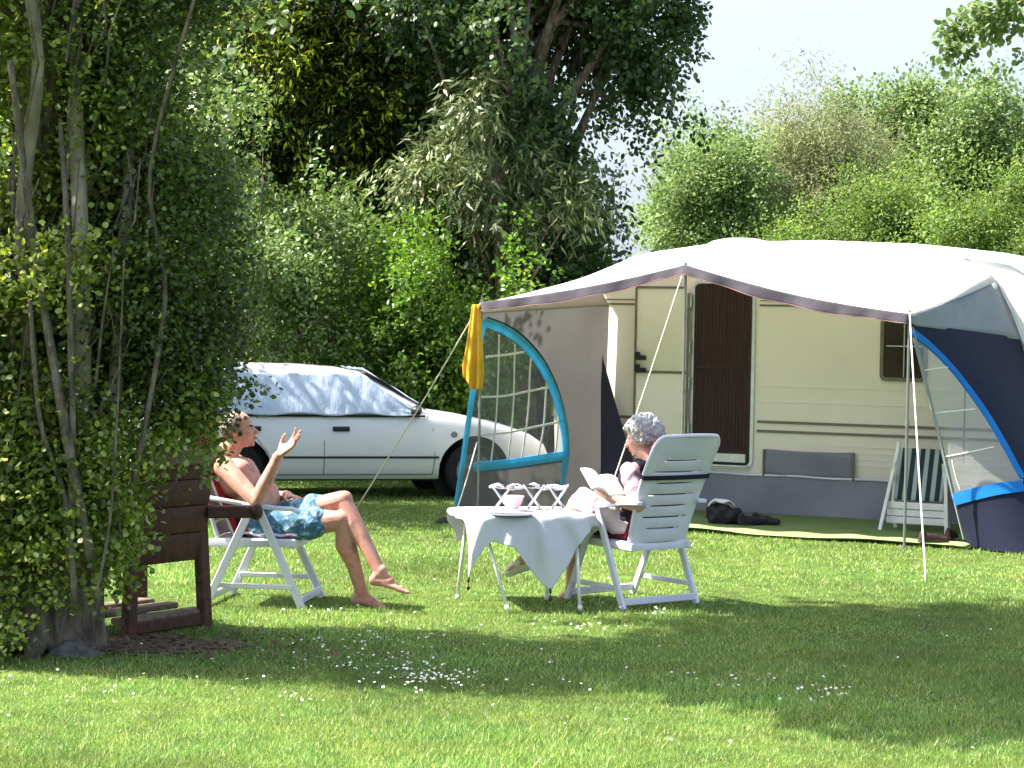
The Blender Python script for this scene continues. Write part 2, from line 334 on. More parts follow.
class MB:
    def __init__(s): s.v = []; s.f = []; s.m = []
    def add(s, vs, fs, mi=0):
        b = len(s.v); s.v += [tuple(v) for v in vs]
        s.f += [tuple(i + b for i in f) for f in fs]; s.m += [mi] * len(fs)
    def box(s, c, size, rot=None, mi=0):
        hx, hy, hz = [d / 2 for d in size]
        vs = [Vector((x, y, z)) for z in (-hz, hz) for y in (-hy, hy) for x in (-hx, hx)]
        if rot is not None: vs = [rot @ v for v in vs]
        c = Vector(c)
        s.add([v + c for v in vs], [(0, 2, 3, 1), (4, 5, 7, 6), (0, 1, 5, 4), (2, 6, 7, 3), (0, 4, 6, 2), (1, 3, 7, 5)], mi)
    def bar(s, p1, p2, wd, th, side=None, mi=0, bev=0.2):
        """rectangular bar with chamfered edges; side: direction of its width"""
        p1, p2 = Vector(p1), Vector(p2); a = (p2 - p1).normalized()
        sd = Vector(side) if side is not None else Vector((0, 1, 0))
        sd = (sd - a * sd.dot(a)).normalized(); n = a.cross(sd)
        b = min(wd, th) * bev
        prof = [(wd/2, th/2 - b), (wd/2 - b, th/2), (-wd/2 + b, th/2), (-wd/2, th/2 - b), (-wd/2, -th/2 + b), (-wd/2 + b, -th/2), (wd/2 - b, -th/2), (wd/2, -th/2 + b)]
        vs = [p + sd * x + n * y for p in (p1, p2) for x, y in prof]
        fs = [(i, (i + 1) % 8, 8 + (i + 1) % 8, 8 + i) for i in range(8)] + [tuple(range(7, -1, -1)), tuple(range(8, 16))]
        s.add(vs, fs, mi)
    def tube(s, pts, rad, seg=8, mi=0, cap=True, flat=None):
        pts = [Vector(p) for p in pts]; n = len(pts)
        if not hasattr(rad, '__len__'): rad = [rad] * n
        prev = None; rings = []
        for i, p in enumerate(pts):
            a = (pts[min(i + 1, n - 1)] - pts[max(i - 1, 0)]).normalized()
            if prev is None:
                q = Vector((0, 0, 1)) if abs(a.z) < 0.9 else Vector((1, 0, 0))
                x = a.cross(q).normalized()
            else:
                x = (prev - a * prev.dot(a)).normalized()
            prev = x; y = a.cross(x)
            rings.append([p + (x * math.cos(2*PI*k/seg) + y * math.sin(2*PI*k/seg)) * rad[i] for k in range(seg)])
        vs = [v for r_ in rings for v in r_]
        fs = [(i*seg + k, i*seg + (k+1) % seg, (i+1)*seg + (k+1) % seg, (i+1)*seg + k) for i in range(n-1) for k in range(seg)]
        if cap: fs += [tuple(range(seg-1, -1, -1)), tuple((n-1)*seg + k for k in range(seg))]
        s.add(vs, fs, mi)
    def sphere(s, c, r, seg=14, rings=9, rot=None, mi=0):
        c = Vector(c); r = (r, r, r) if not hasattr(r, '__len__') else r
        vs = [Vector((0, 0, r[2]))]
        for i in range(1, rings):
            th = PI * i / rings
            for k in range(seg):
                ph = 2*PI*k/seg
                vs.append(Vector((r[0]*math.sin(th)*math.cos(ph), r[1]*math.sin(th)*math.sin(ph), r[2]*math.cos(th))))
        vs.append(Vector((0, 0, -r[2])))
        if rot is not None: vs = [rot @ v for v in vs]
        fs = [(0, 1 + k, 1 + (k+1) % seg) for k in range(seg)]
        for i in range(rings - 2):
            for k in range(seg):
                a = 1 + i*seg
                fs.append((a + k, a + seg + k, a + seg + (k+1) % seg, a + (k+1) % seg))
        a = 1 + (rings-2)*seg; e = len(vs) - 1
        fs += [(a + k, e, a + (k+1) % seg) for k in range(seg)]
        s.add([v + c for v in vs], fs, mi)
    def caps(s, p1, r1, p2, r2, seg=14, mi=0):
        """tapered capsule"""
        p1, p2 = Vector(p1), Vector(p2); a = p2 - p1; L = a.length
        if L < 1e-6: s.sphere(p1, r1, mi=mi); return
        q = a.to_track_quat('Z', 'Y'); prof = []
        for k in range(1, 5): t = PI/2 * k / 4; prof.append((r1*math.sin(t), -r1*math.cos(t)))
        for k in range(0, 4): t = PI/2 * k / 4; prof.append((r2*math.cos(t), L + r2*math.sin(t)))
        vs = [Vector((0, 0, -r1))]
        for r_, z in prof:
            vs += [Vector((r_*math.cos(2*PI*k/seg), r_*math.sin(2*PI*k/seg), z)) for k in range(seg)]
        vs.append(Vector((0, 0, L + r2)))
        n = len(prof)
        fs = [(0, 1 + (k+1) % seg, 1 + k) for k in range(seg)]
        for i in range(n - 1):
            b = 1 + i*seg
            fs += [(b + k, b + (k+1) % seg, b + seg + (k+1) % seg, b + seg + k) for k in range(seg)]
        b = 1 + (n-1)*seg; e = len(vs) - 1
        fs += [(b + k, b + (k+1) % seg, e) for k in range(seg)]
        s.add([p1 + q @ v for v in vs], fs, mi)
    def chain(s, pts, rad, mi=0, seg=14):
        for i in range(len(pts) - 1): s.caps(pts[i], rad[i], pts[i+1], rad[i+1], mi=mi, seg=seg)
    def grid(s, fn, nu, nv, mi=0, skip=None, closed=False):
        vs = [fn(i / nu, j / nv) for j in range(nv + 1) for i in range(nu + 1)]
        fs = []
        for j in range(nv):
            for i in range(nu):
                if skip and skip((i + .5) / nu, (j + .5) / nv): continue
                a = j * (nu + 1) + i
                fs.append((a, a + 1, a + nu + 2, a + nu + 1))
        s.add(vs, fs, mi)
    def lathe(s, c, prof, seg=24, mi=0):
        c = Vector(c); n = len(prof)
        vs = [c + Vector((r_*math.cos(2*PI*k/seg), r_*math.sin(2*PI*k/seg), z)) for r_, z in prof for k in range(seg)]
        fs = [(i*seg + k, i*seg + (k+1) % seg, (i+1)*seg + (k+1) % seg, (i+1)*seg + k) for i in range(n-1) for k in range(seg)]
        s.add(vs, fs, mi)
    def prism(s, poly, fn, d0, d1, mi=0):
        """poly in 2D; fn(a, b, d) gives the point; between depths d0 and d1"""
        n = len(poly)
        vs = [fn(a, b, d0) for a, b in poly] + [fn(a, b, d1) for a, b in poly]
        fs = [tuple(range(n)), tuple(range(2*n - 1, n - 1, -1))] + [(i, n + i, n + (i+1) % n, (i+1) % n) for i in range(n)]
        s.add(vs, fs, mi)
    def build(s, name, mats, parent=None, smooth=False, bevel=0, solid=0, subs=0, clean=True, loc=None, mods=None):
        me = bpy.data.meshes.new(name); me.from_pydata(s.v, [], s.f)
        if isinstance(mats, str): mats = [mats]
        for mn in mats: me.materials.append(MATS[mn])
        me.polygons.foreach_set('material_index', s.m)
        if clean:
            bm = bmesh.new(); bm.from_mesh(me)
            bmesh.ops.remove_doubles(bm, verts=bm.verts, dist=1e-5)
            if not solid: bmesh.ops.recalc_face_normals(bm, faces=bm.faces)
            bm.to_mesh(me); bm.free()
        o = bpy.data.objects.new(name, me); col.objects.link(o)
        if parent is not None:
            o.parent = parent
        if loc is not None: o.location = loc
        if mods: mods(o)
        if solid:
            md = o.modifiers.new('s', 'SOLIDIFY'); md.thickness = solid; md.offset = 0
        if bevel:
            md = o.modifiers.new('b', 'BEVEL'); md.width = bevel; md.segments = 2; md.limit_method = 'ANGLE'; md.angle_limit = R(40)
        if subs:
            md = o.modifiers.new('u', 'SUBSURF'); md.levels = subs; md.render_levels = subs
        if len(o.modifiers): bake(o)
        if smooth:
            o.data.polygons.foreach_set('use_smooth', [True] * len(o.data.polygons))
            if smooth != 'all': 
                o.data.set_sharp_from_angle(angle=R(42))
        return o

def bake(o):
    dg = bpy.context.evaluated_depsgraph_get()
    me = bpy.data.meshes.new_from_object(o.evaluated_get(dg))
    old = o.data; o.modifiers.clear(); o.data = me; me.name = old.name
    bpy.data.meshes.remove(old)

def smoothskin(mb, name, mat, parent=None, voxel=0.008, it=4, fac=0.5, disp=None):
    o = mb.build(name, mat, parent, clean=False)
    r_ = o.modifiers.new('r', 'REMESH'); r_.mode = 'VOXEL'; r_.voxel_size = voxel
    s_ = o.modifiers.new('s', 'SMOOTH'); s_.factor = fac; s_.iterations = it
    bake(o)
    if disp: 
        me = o.data; n = len(me.vertices); c = np.empty(n*3); me.vertices.foreach_get('co', c); c = c.reshape(-1, 3)
        nn = np.empty(n*3); me.vertices.foreach_get('normal', nn); nn = nn.reshape(-1, 3)
        c += nn * disp(c)[:, None]; me.vertices.foreach_set('co', c.ravel()); me.update()
    if not len(o.data.materials): o.data.materials.append(MATS[mat])
    o.data.polygons.foreach_set('use_smooth', [True] * len(o.data.polygons))
    return o

def mesh_np(name, verts, k, mat, parent=None, attr=None):
    """n separate k-gons from an (n*k,3) array"""
    verts = np.ascontiguousarray(verts, dtype=np.float32).reshape(-1, 3); nv = len(verts); nf = nv // k
    me = bpy.data.meshes.new(name)
    me.vertices.add(nv); me.vertices.foreach_set('co', verts.ravel())
    me.loops.add(nv); me.loops.foreach_set('vertex_index', np.arange(nv, dtype=np.int32))
    me.polygons.add(nf); me.polygons.foreach_set('loop_start', np.arange(0, nv, k, dtype=np.int32))
    if attr is not None:
        a = me.attributes.new('tip', 'FLOAT', 'POINT'); a.data.foreach_set('value', np.repeat(attr, k).astype(np.float32))
    me.update(calc_edges=True)
    me.materials.append(MATS[mat])
    o = bpy.data.objects.new(name, me); col.objects.link(o)
    if parent is not None: o.parent = parent
    return o

def unit(a): return a / (np.linalg.norm(a, axis=-1, keepdims=True) + 1e-9)

def leaves(name, P, A, N, L, W, mat, parent=None, shape='hex', attr=None):
    """one polygon per leaf: base P, axis A, normal N, length L, width W"""
    A = unit(A); S = unit(np.cross(N, A)); NN = np.cross(A, S)
    L = L[:, None]; W = W[:, None]
    if shape == 'hex':
        pr = [(0, 0), (0.3, 0.5), (0.7, 0.42), (1, 0), (0.7, -0.42), (0.3, -0.5)]
    elif shape == 'long':
        pr = [(0, 0), (0.35, 0.5), (1, 0), (0.35, -0.5)]
    else:
        pr = [(0, -0.35), (0, 0.35), (1, 0.25), (1, -0.25)]
    vs = np.stack([P + A * (L * a) + S * (W * b) - NN * (L * 0.12 * a * a) for a, b in pr], axis=1)
    return mesh_np(name, vs.reshape(-1, 3), len(pr), mat, parent, attr)
def kids(o):
    out = []
    for c in o.children: out.append(c); out += kids(c)
    return out

def settle(root, loc):
    """moves the origin of a thing built in world coordinates to its base"""
    loc = Vector(loc); T = Matrix.Translation(-loc); done = set()
    for o in ([root] if root.type == 'MESH' else []) + kids(root):
        if o.type == 'MESH' and o.data.name not in done:
            done.add(o.data.name); o.data.transform(T); o.data.update()
    root.location = loc

# ------------------------------------------------------------------ ground
g = MB(); g.grid(lambda a, b: (-400 + 800*a, -60 + 760*b, 0), 40, 40)
tag(g.build('lawn_ground', 'lawn'), kind='structure')
# bare earth round the poplar and the wooden chair
def patch(name, c, rx, ry, mat, z=0.006, seed=1, kind='structure'):
    rr = random.Random(seed); ph = [rr.uniform(0, 6.28) for _ in range(4)]
    v = [(c[0], c[1], z)]
    for k in range(48):
        t = 2*PI*k/48; f = 1 + .16*math.sin(2*t + ph[0]) + .11*math.sin(5*t + ph[1]) + .07*math.sin(9*t + ph[2]) + .04*math.sin(17*t+ph[3])
        v.append((c[0] + rx*f*math.cos(t), c[1] + ry*f*math.sin(t), z))
    b = MB(); b.add(v, [(0, 1 + k, 1 + (k+1) % 48) for k in range(48)])
    return tag(b.build(name, mat), kind=kind)
PC = Vector((-2.42, 10.45, 0))          # foot of the poplar
patch('bare_soil', (-2.0, 10.72), 0.50, 0.34, 'soil', seed=4)

MATQUAD = []   # filled below with the corners of the groundsheet
def blades(n, seed):
    r_ = np.random.default_rng(seed)
    u = r_.random(n); D0, D1 = 6.8, 30.0
    D = D0 * (D1 / D0) ** (u ** 1.25)
    X = (r_.random(n) - 0.5) * (D * 0.56 + 1.6)
    keep = np.ones(n, bool)
    keep &= ~((((X + 2.0)/0.56)**2 + ((D - 10.72)/0.38)**2 < 0.45 + .7*r_.random(n)) & (r_.random(n) > 0.2))
    keep &= ~((((X + 2.5)/0.5)**2 + ((D - 9.75)/0.16)**2 < r_.random(n)*1.3) & (r_.random(n) > 0.4))
    # groundsheet
    q = Q_U(X, D)
    keep &= ~((q[0] > -0.1) & (q[0] < 4.55) & (q[1] > 0.26) & (q[1] < 2.3))
    X = X[keep]; D = D[keep]; n = len(X)
    patchy = 0.8 + 0.35*np.sin(X*1.7 + np.sin(D*1.3)*1.5) * np.sin(D*2.1 + X) 
    h = (0.012 + 0.020 * r_.random(n)) * np.clip(patchy, .55, 1.3) * (1 + 0.02*(D - 7))
    far = np.clip(1.0 - (D - 16)/18, .4, 1)
    h *= far
    wd = (0.0018 + 0.0014*r_.random(n)) * (D / 8)
    ang = r_.random(n)*2*PI; la = r_.random(n)*2*PI; lean = h * (0.2 + 0.9*r_.random(n))
    base = np.stack([X, D, np.full(n, -0.004)], 1)
    s = np.stack([np.cos(ang)*wd, np.sin(ang)*wd, np.zeros(n)], 1)
    tip = base + np.stack([np.cos(la)*lean, np.sin(la)*lean, h + 0.004], 1)
    vs = np.stack([base - s, base + s, tip], 1).reshape(-1, 3)
    tag(mesh_np('lawn_grass', vs, 3, 'grass_blade'), 'short mown green grass blades covering the lawn', 'grass', kind='stuff')

# ------------------------------------------------------------------ awning frame of reference
AO = Vector((-0.29, 18.2, 0)); AU = Vector((0.899, -0.438, 0)).normalized(); AN = Vector((0.438, 0.899, 0)).normalized()
def A(u, v, z): return AO + AU*u + AN*v + Vector((0, 0, z))
def Q_U(X, Y):
    dx, dy = X - AO.x, Y - AO.y
    return dx*AU.x + dy*AU.y, dx*AN.x + dy*AN.y

# ------------------------------------------------------------------ daisies
def daisies():
    r_ = random.Random(5); b = MB()
    spots = []
    def cl(px, py, sx, sy, n):
        for _ in range(n):
            spots.append(gnd(px + r_.gauss(0, sx), py + r_.gauss(0, sy)))
    cl(430, 684, 22, 6, 130); cl(390, 672, 45, 8, 60); cl(345, 655, 40, 12, 40); cl(425, 640, 60, 14, 40)
    cl(655, 619, 25, 3, 26); cl(590, 634, 22, 4, 28); cl(830, 702, 22, 4, 26); cl(700, 688, 60, 6, 14); cl(80, 700, 50, 8, 22)
    cl(270, 700, 40, 8, 16); cl(560, 695, 30, 4, 12); cl(310, 615, 25, 6, 14)
    cl(800, 575, 110, 8, 16); cl(450, 590, 60, 10, 14)
    for _ in range(45): spots.append(gnd(r_.uniform(0, 1024), r_.uniform(590, 762)))
    for p in spots:
        h = r_.uniform(0.03, 0.052); rad = r_.uniform(0.006, 0.0095)
        c = p + Vector((0, 0, h)); t = Vector((r_.gauss(0, .35), r_.gauss(-.1, .35), 1)).normalized(); q = t.to_track_quat('Z', 'Y')
        vs = []
        for k in range(16):
            rr = rad*(1.0 if k % 2 else 0.72); vs.append(c + q @ Vector((rr*math.cos(PI*k/8), rr*math.sin(PI*k/8), 0.001)))
        b.add(vs, [tuple(range(16))], 0)
        vs = [c + q @ Vector((rad*.33*math.cos(PI*k/3), rad*.33*math.sin(PI*k/3), 0.0028)) for k in range(6)]
        b.add(vs, [tuple(range(6))], 1)
        b.add([p + Vector((-.0012, 0, 0)), p + Vector((.0012, 0, 0)), c], [(0, 1, 2)], 2)
    o = b.build('daisies', ['petal', 'pollen', 'grass_blade'], clean=False)
    tag(o, 'small white daisies scattered through the lawn', 'daisies', kind='stuff')
daisies()

def litter():
    r_ = np.random.default_rng(3); n = 420
    P = np.stack([r_.normal(-1.85, .42, n), r_.normal(10.7, .27, n), r_.uniform(0.008, .02, n)], 1)
    Aa = np.stack([r_.normal(0, 1, n), r_.normal(0, 1, n), r_.normal(0, .25, n)], 1)
    N = np.tile([0, 0, 1.0], (n, 1)) + r_.normal(0, .3, (n, 3))
    o = leaves('leaf_litter', P, Aa, N, r_.uniform(.02, .05, n), r_.uniform(.012, .03, n), 'litter')
    tag(o, 'brown dead leaves lying on bare earth under the poplar', 'leaf litter', kind='stuff')
litter()

# ------------------------------------------------------------------ trees
def sample_lobes(r_, lobes, n, shell=0.55):
    w_ = np.array([l[6] if len(l) > 6 else l[3]*l[4]*l[5] for l in lobes], float); w_ /= w_.sum()
    idx = r_.choice(len(lobes), n, p=w_)
    L = np.array([l[:6] for l in lobes])[idx]
    d = unit(r_.normal(0, 1, (n, 3)))
    rad = shell + (1 - shell) * r_.random(n)**0.7
    return L[:, :3] + d * L[:, 3:] * rad[:, None], d

def foliage(name, seed, lobes, nclump, per, mat, parent, clump_r=0.35, leaf=(0.05, 0.035), twig=0.25, bias=(0, 0, 0), shell=0.5,
            shape='hex', outw=0.8, tips=False, droop=0.0, keep=None, flat=0.0, gaps=.75, rough_=1.0, cluster=1, csig=.3):
    """clumps of short leafy sprays spread through the lobes of a crown"""
    r_ = np.random.default_rng(seed)
    if cluster > 1:       # boughs: clumps gathered round fewer anchors
        na = max(6, int(nclump*(1 + gaps)/cluster))
        A0, d0 = sample_lobes(r_, lobes, na, shell)
        A0 = A0 + d0 * (r_.random((na, 1))**3) * csig * 1.6
        sz = np.repeat(.45 + 1.1*r_.random(na), cluster)[:, None]
        d = np.repeat(d0, cluster, 0); C = np.repeat(A0, cluster, 0) + r_.normal(0, 1, (na*cluster, 3))*csig*sz*np.array([1, 1, .6])
        C = C + d * r_.normal(0, .6, (na*cluster, 1))*csig*sz
    else:
        C, d = sample_lobes(r_, lobes, int(nclump*(1 + gaps)), shell)
    if gaps > 0:      # holes and bulges so that the crown is uneven
        ext = C.max(0) - C.min(0); f_ = r_.normal(0, 1, (7, 3)) * (7.5/(ext.mean() + .3)) * rough_
        ph = r_.uniform(0, 6.28, 7); nz = np.sin(C @ f_.T + ph).sum(1)
        k = nz > np.quantile(nz, 1 - 1/(1 + gaps)); 
        cen = np.array(lobes[0][:3]); bul = 1 + .10*np.clip(nz/3, -1, 1.6)
        C = cen + (C - cen)*bul[:, None]
        C = C[k]; d = d[k]; nclump = len(C)
    if keep is not None:
        k = keep(C); C = C[k]; d = d[k]; nclump = len(C)
    n = nclump * per
    ns = max(1, per // 8)
    ci = np.repeat(np.arange(nclump), per)
    sp = np.tile(np.repeat(np.arange(ns), int(math.ceil(per / ns)))[:per], nclump) + ci * ns   # spray index
    nsp = nclump * ns
    size = np.repeat(0.35 + 1.3*r_.random(nclump)**1.5, ns)
    so_ = np.repeat(C, ns, 0) + r_.normal(0, 1, (nsp, 3)) * clump_r * size[:, None] * 0.6
    sd = unit(np.repeat(d, ns, 0) * outw + r_.normal(0, .55, (nsp, 3)) + np.array(bias))
    t = r_.random(n)
    P = so_[sp] + sd[sp] * (t * twig)[:, None] + r_.normal(0, 0.14*twig, (n, 3)) * (1 - flat)
    P[:, 2] -= droop * t * t * twig
    Aa = unit(sd[sp] * .7 + r_.normal(0, .6, (n, 3))*(1 - flat*.6)); Aa[:, 2] -= droop * (.3 + t)
    N = unit(np.array([0, 0, .7]) + sd[sp]*.4 + r_.normal(0, .6, (n, 3))*(1 - flat*.5))
    L = leaf[0] * (0.65 + 0.7*r_.random(n)); W = leaf[1] * (0.65 + 0.7*r_.random(n))
    ok = P[:, 2] > 0.03
    tv = None
    if tips:
        front = np.repeat(r_.random(nclump), ns)[sp]
        tv = np.clip((t - .30)*1.8, 0, 1) * (front > .45) * (0.3 + 0.7*r_.random(n))
        tv = tv[ok]
    return leaves(name, P[ok], Aa[ok], N[ok], L[ok], W[ok], mat, parent, shape, tv), C

def limbs(b, r_, base, targets, r0, bend=0.15, seg=6, from_h=None):
    for T_ in targets:
        T_ = Vector(T_); s_ = Vector(base)
        if from_h is not None: s_.z = r_.uniform(*from_h)
        mid = s_.lerp(T_, .5) + Vector((r_.gauss(0, bend), r_.gauss(0, bend), r_.uniform(0, bend*1.5)))
        pts = []
        for k in range(6):
            t = k/5; pts.append(s_*(1-t)**2 + mid*2*t*(1-t) + T_*t*t)
        b.tube(pts, [r0*(1 - .85*k/5) for k in range(6)], seg)

def tree(name, label, cat, seed, x, y, h_trunk, r_trunk, lobes, nclump, per, mat, clump_r, leaf, twig, group=None, nlimb=14, bark='bark', **kw):
    r_ = random.Random(seed)
    root = empty(name); tag(root, label, cat, group)
    lobes = [(x + l[0], y + l[1], l[2], *l[3:]) for l in lobes]
    o, C = foliage('crown', seed, lobes, nclump, per, mat, root, clump_r, leaf, twig, **kw)
    b = MB()
    pts = []; rr = []
    top = h_trunk
    for k in range(8):
        t = k/7; pts.append((x + .12*math.sin(t*3 + seed), y + .1*math.cos(t*2.3 + seed), t*top)); rr.append(r_trunk*(1.25 - .25*min(1, t*6)) * (1 - .75*t) if k else r_trunk*1.5)
    b.tube(pts, rr, 10)
    bl = MB()
    idx = [r_.randrange(len(C)) for _ in range(nlimb)]
    limbs(bl, r_, (x, y, 0), [C[i] for i in idx], r_trunk*.42, .25, from_h=(top*.25, top*.9))
    b.v_ = None
    b.add(bl.v, bl.f)
    b.build('trunk', bark, root, smooth='all', clean=False)
    settle(root, (x, y, 0))
    return root

def px_lobe(px, py, D, rx, ry, rd=None, w_=None):
    """crown lobe centred on a picture position: radii in picture pixels, depth radius in metres"""
    p = at(px, py, D); s = D/FPX
    t = (p.x, p.y, p.z, rx*s, rd if rd else rx*s, ry*s)
    return t if w_ is None else t + (w_,)

def rel(lobes, x, y): return [(l[0]-x, l[1]-y, *l[2:]) for l in lobes]

# --- the big poplar in the left foreground
def poplar():
    r_ = random.Random(11); nr = np.random.default_rng(11)
    root = empty('poplar_tree'); tag(root, 'large poplar tree with many upright stems and dense leaves in the left foreground', 'tree')
    cx, cy = PC.x, PC.y
    # trunk: several fused boles
    tb = MB()
    for dx, dy, rad, hh, lx in [(-.16, .08, .17, 1.7, -.10), (.10, .12, .14, 1.9, .05), (.02, .0, .11, 1.4, .02), (-.38, .12, .16, 1.5, -.28), (.2, .18, .09, 1.3, .10)]:
        pts = [(cx + dx + lx*(k/7)**1.4*1.2 + .02*math.sin(k*1.7+dx*9), cy + dy + .02*math.cos(k*1.3), -.06 + hh*k/7) for k in range(8)]
        tb.tube(pts, [rad*(1.1 if k == 0 else .95 - .11*k) for k in range(8)], 12)
    for k in range(9):    # root flares
        t = -2.6 + k*.66; d = Vector((math.cos(t), math.sin(t)*.7, 0)); l = r_.uniform(.22, .36)
        tb.chain([Vector((cx-.1, cy, .22)) + d*.14, Vector((cx-.1, cy, .09)) + d*(l*.62), Vector((cx-.1, cy, -.03)) + d*l*1.15], [.10, .07, .035], seg=10)
    smoothskin(tb, 'trunk', 'bark', root, voxel=.022, it=3,
        disp=lambda c: .012*np.sin(c[:, 0]*52 + 3*np.sin(c[:, 2]*3.1)) * np.sin(c[:, 1]*41 + 2*np.sin(c[:, 2]*4.3)))
    # limbs seen between the leaves: traced as upright stems
    spec = [((40, 470), (22, 230), (38, 60), (15, -60), .045), ((80, 520), (82, 300), (76, 90), (80, -80), .055), ((105, 520), (120, 320), (132, 120), (150, -60), .045),
            ((130, 500), (165, 300), (150, 170), (200, -20), .016), ((90, 560), (60, 400), (35, 250), (10, 60), .030), ((60, 560), (30, 440), (8, 320), (-20, 100), .034),
            ((70, 560), (72, 430), (68, 250), (60, 120), .022), ((95, 600), (110, 520), (118, 400), (124, 260), .009),
            ((75, 600), (65, 500), (40, 420), (30, 300), .018), ((100, 460), (100, 250), (104, 60), (100, -90), .06), ((55, 480), (-10, 330), (-40, 150), (-60, -40), .04)]
    stems = []
    for i, (a, b_, c, d, rad) in enumerate(spec):
        dd = [10.2, 10.35, 10.5, 10.25, 10.05, 10.3, 10.0, 10.0, 9.95, 10.7, 10.6][i]
        ctl = [at(*a, dd), at(*b_, dd + r_.uniform(-.12, .1)), at(*c, dd + r_.uniform(-.2, .2)), at(*d, dd + r_.uniform(-.3, .3))]
        pts = []
        for k in range(3):
            p0 = ctl[max(k-1, 0)]; p1 = ctl[k]; p2 = ctl[k+1]; p3 = ctl[min(k+2, 3)]
            for q in range(5):
                t = q/5
                pts.append(.5*((2*p1) + (p2-p0)*t + (2*p0-5*p1+4*p2-p3)*t*t + (3*p1-p0-3*p2+p3)*t**3))
        pts.append(ctl[3])
        sb = MB(); sb.tube(pts, [rad*(1 - .5*k/len(pts)) for k in range(len(pts))], 8)
        sb.build('limb', 'pale_bark' if i in (0, 1, 2, 9) else 'bark', root, smooth='all', clean=False)
        stems.append(pts)
    # thin upright twigs
    tw = MB(); tips = []
    for i in range(170):
        z0 = r_.uniform(.15, 3.6); t = r_.uniform(0, 2*PI); rr = r_.uniform(.2, .62)
        p0 = Vector((cx - .12 + rr*.9*math.cos(t), cy + rr*.8*math.sin(t), z0))
        out = Vector((math.cos(t), math.sin(t), 0)); l = r_.uniform(.35, .85)
        p1 = p0 + out*.08*l*2 + Vector((r_.gauss(0, .05), r_.gauss(0, .05), l*.5)); p2 = p1 + out*.06 + Vector((r_.gauss(0, .06), r_.gauss(0, .06), l*.55))
        tw.tube([p0, p1, p2], [.009, .006, .003], 5); tips += [p1, p2]
    tw.build('twigs', 'bark', root, clean=False)
    # leaves: column, wide at the top
    L = [(cx-.15, cy+.1, .95, .62, .52, .8), (cx-.22, cy+.1, 2.1, .68, .72, 1.1), (cx-.25, cy+.1, 3.2, .75, .8, 1.1),
         (cx+.05, cy+.5, 1.95, .6, .55, .75), (cx-.7, cy+.2, 1.6, .5, .6, 1.3)]
    def carve(C):     # keep the leg room under the crown open and let stems show
        lowr = (C[:, 0] > cx + .38) & (C[:, 2] < 1.02)
        bare = (C[:, 2] < .24)
        win = (np.abs(C[:, 0] - (cx + .13)) < .26) & (C[:, 1] < cy + .1) & (C[:, 2] > 2.55) & (nr.random(len(C)) < .75)
        thin = (C[:, 1] < cy + .25) & (C[:, 2] > 2.35) & (nr.random(len(C)) < .25)
        return ~(lowr | bare | win | thin)
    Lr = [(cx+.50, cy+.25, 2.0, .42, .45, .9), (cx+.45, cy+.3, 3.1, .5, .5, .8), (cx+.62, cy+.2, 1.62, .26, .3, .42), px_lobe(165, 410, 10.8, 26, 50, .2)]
    foliage('crown_painted_shade', 22, Lr, 1050, 46, 'poplar_leaf_painted_shade', root, .085, (.028, .022), .22, bias=(.1, -.1, .6), shell=.35, outw=.5)  # right side of the crown, its shade painted into the leaves
    foliage('crown', 21, L, 2600, 50, 'poplar_leaf', root, .085, (.034, .028), .26, bias=(-.1, -.1, .75), shell=.45, outw=.5, keep=carve)
    # low shoots hiding the foot of the trunk
    L2 = [(cx-.45, cy-.2, .70, .5, .28, .50), (cx+.05, cy-.28, .78, .34, .2, .50), (cx-.2, cy-.35, 1.1, .5, .15, .5), (cx-.25, cy-.42, .14, .16, .06, .10, .012)]
    foliage('crown_shoots', 23, L2, 520, 34, 'poplar_leaf', root, .08, (.03, .025), .18, bias=(0, 0, .8), shell=.3, gaps=.3)
    # twig hanging over the seated man
    L3 = [px_lobe(200, 446, 10.6, 10, 18, .10), px_lobe(192, 400, 10.6, 14, 28, .15), px_lobe(222, 415, 10.5, 18, 8, .1)]
    L3 = L3[:2] + [px_lobe(168, 432, 10.45, 16, 16, .12), px_lobe(112, 560, 10.2, 12, 40, .1)]
    foliage('crown_shoots', 24, L3, 80, 26, 'poplar_leaf', root, .05, (.034, .028), .14, bias=(.4, 0, -.1), shell=.2, gaps=.1)
    tb = MB(); tb.tube([at(150, 330, 10.6), at(182, 380, 10.6), at(200, 430, 10.6), at(208, 470, 10.6)], [.012, .009, .006, .004], 6)
    tb.tube([at(182, 380, 10.6), at(205, 408, 10.5), at(235, 418, 10.45)], [.008, .006, .003], 6)
    tb.build('limb', 'bark', root, smooth='all', clean=False)
    # top of the tree above the picture, it casts the shade on the lawn
    L4 = [(cx+.1, cy+.45, 6.0, 1.35, 1.3, 1.2), (cx+.0, cy+.7, 7.2, 1.8, 2.1, 1.7), (cx-.2, cy+.9, 9.4, 1.6, 2.3, 1.9)]
    foliage('crown_top', 25, L4, 2600, 26, 'poplar_leaf', root, .3, (.13, .11), .4, bias=(0, 0, .6), shell=.1, gaps=.25)
    st = MB()
    for k in range(9):
        t = k*.7; st.tube([(cx-.1, cy+.1, 2.6), (cx + .5*math.cos(t), cy+.3 + .5*math.sin(t), 5.2), (cx + 1.0*math.cos(t), cy + .9 + 1.2*math.sin(t), 8.6)], [.07, .05, .02], 7)
    st.build('upper_limbs', 'bark', root, smooth='all', clean=False)
    settle(root, (cx, cy, 0))
poplar()

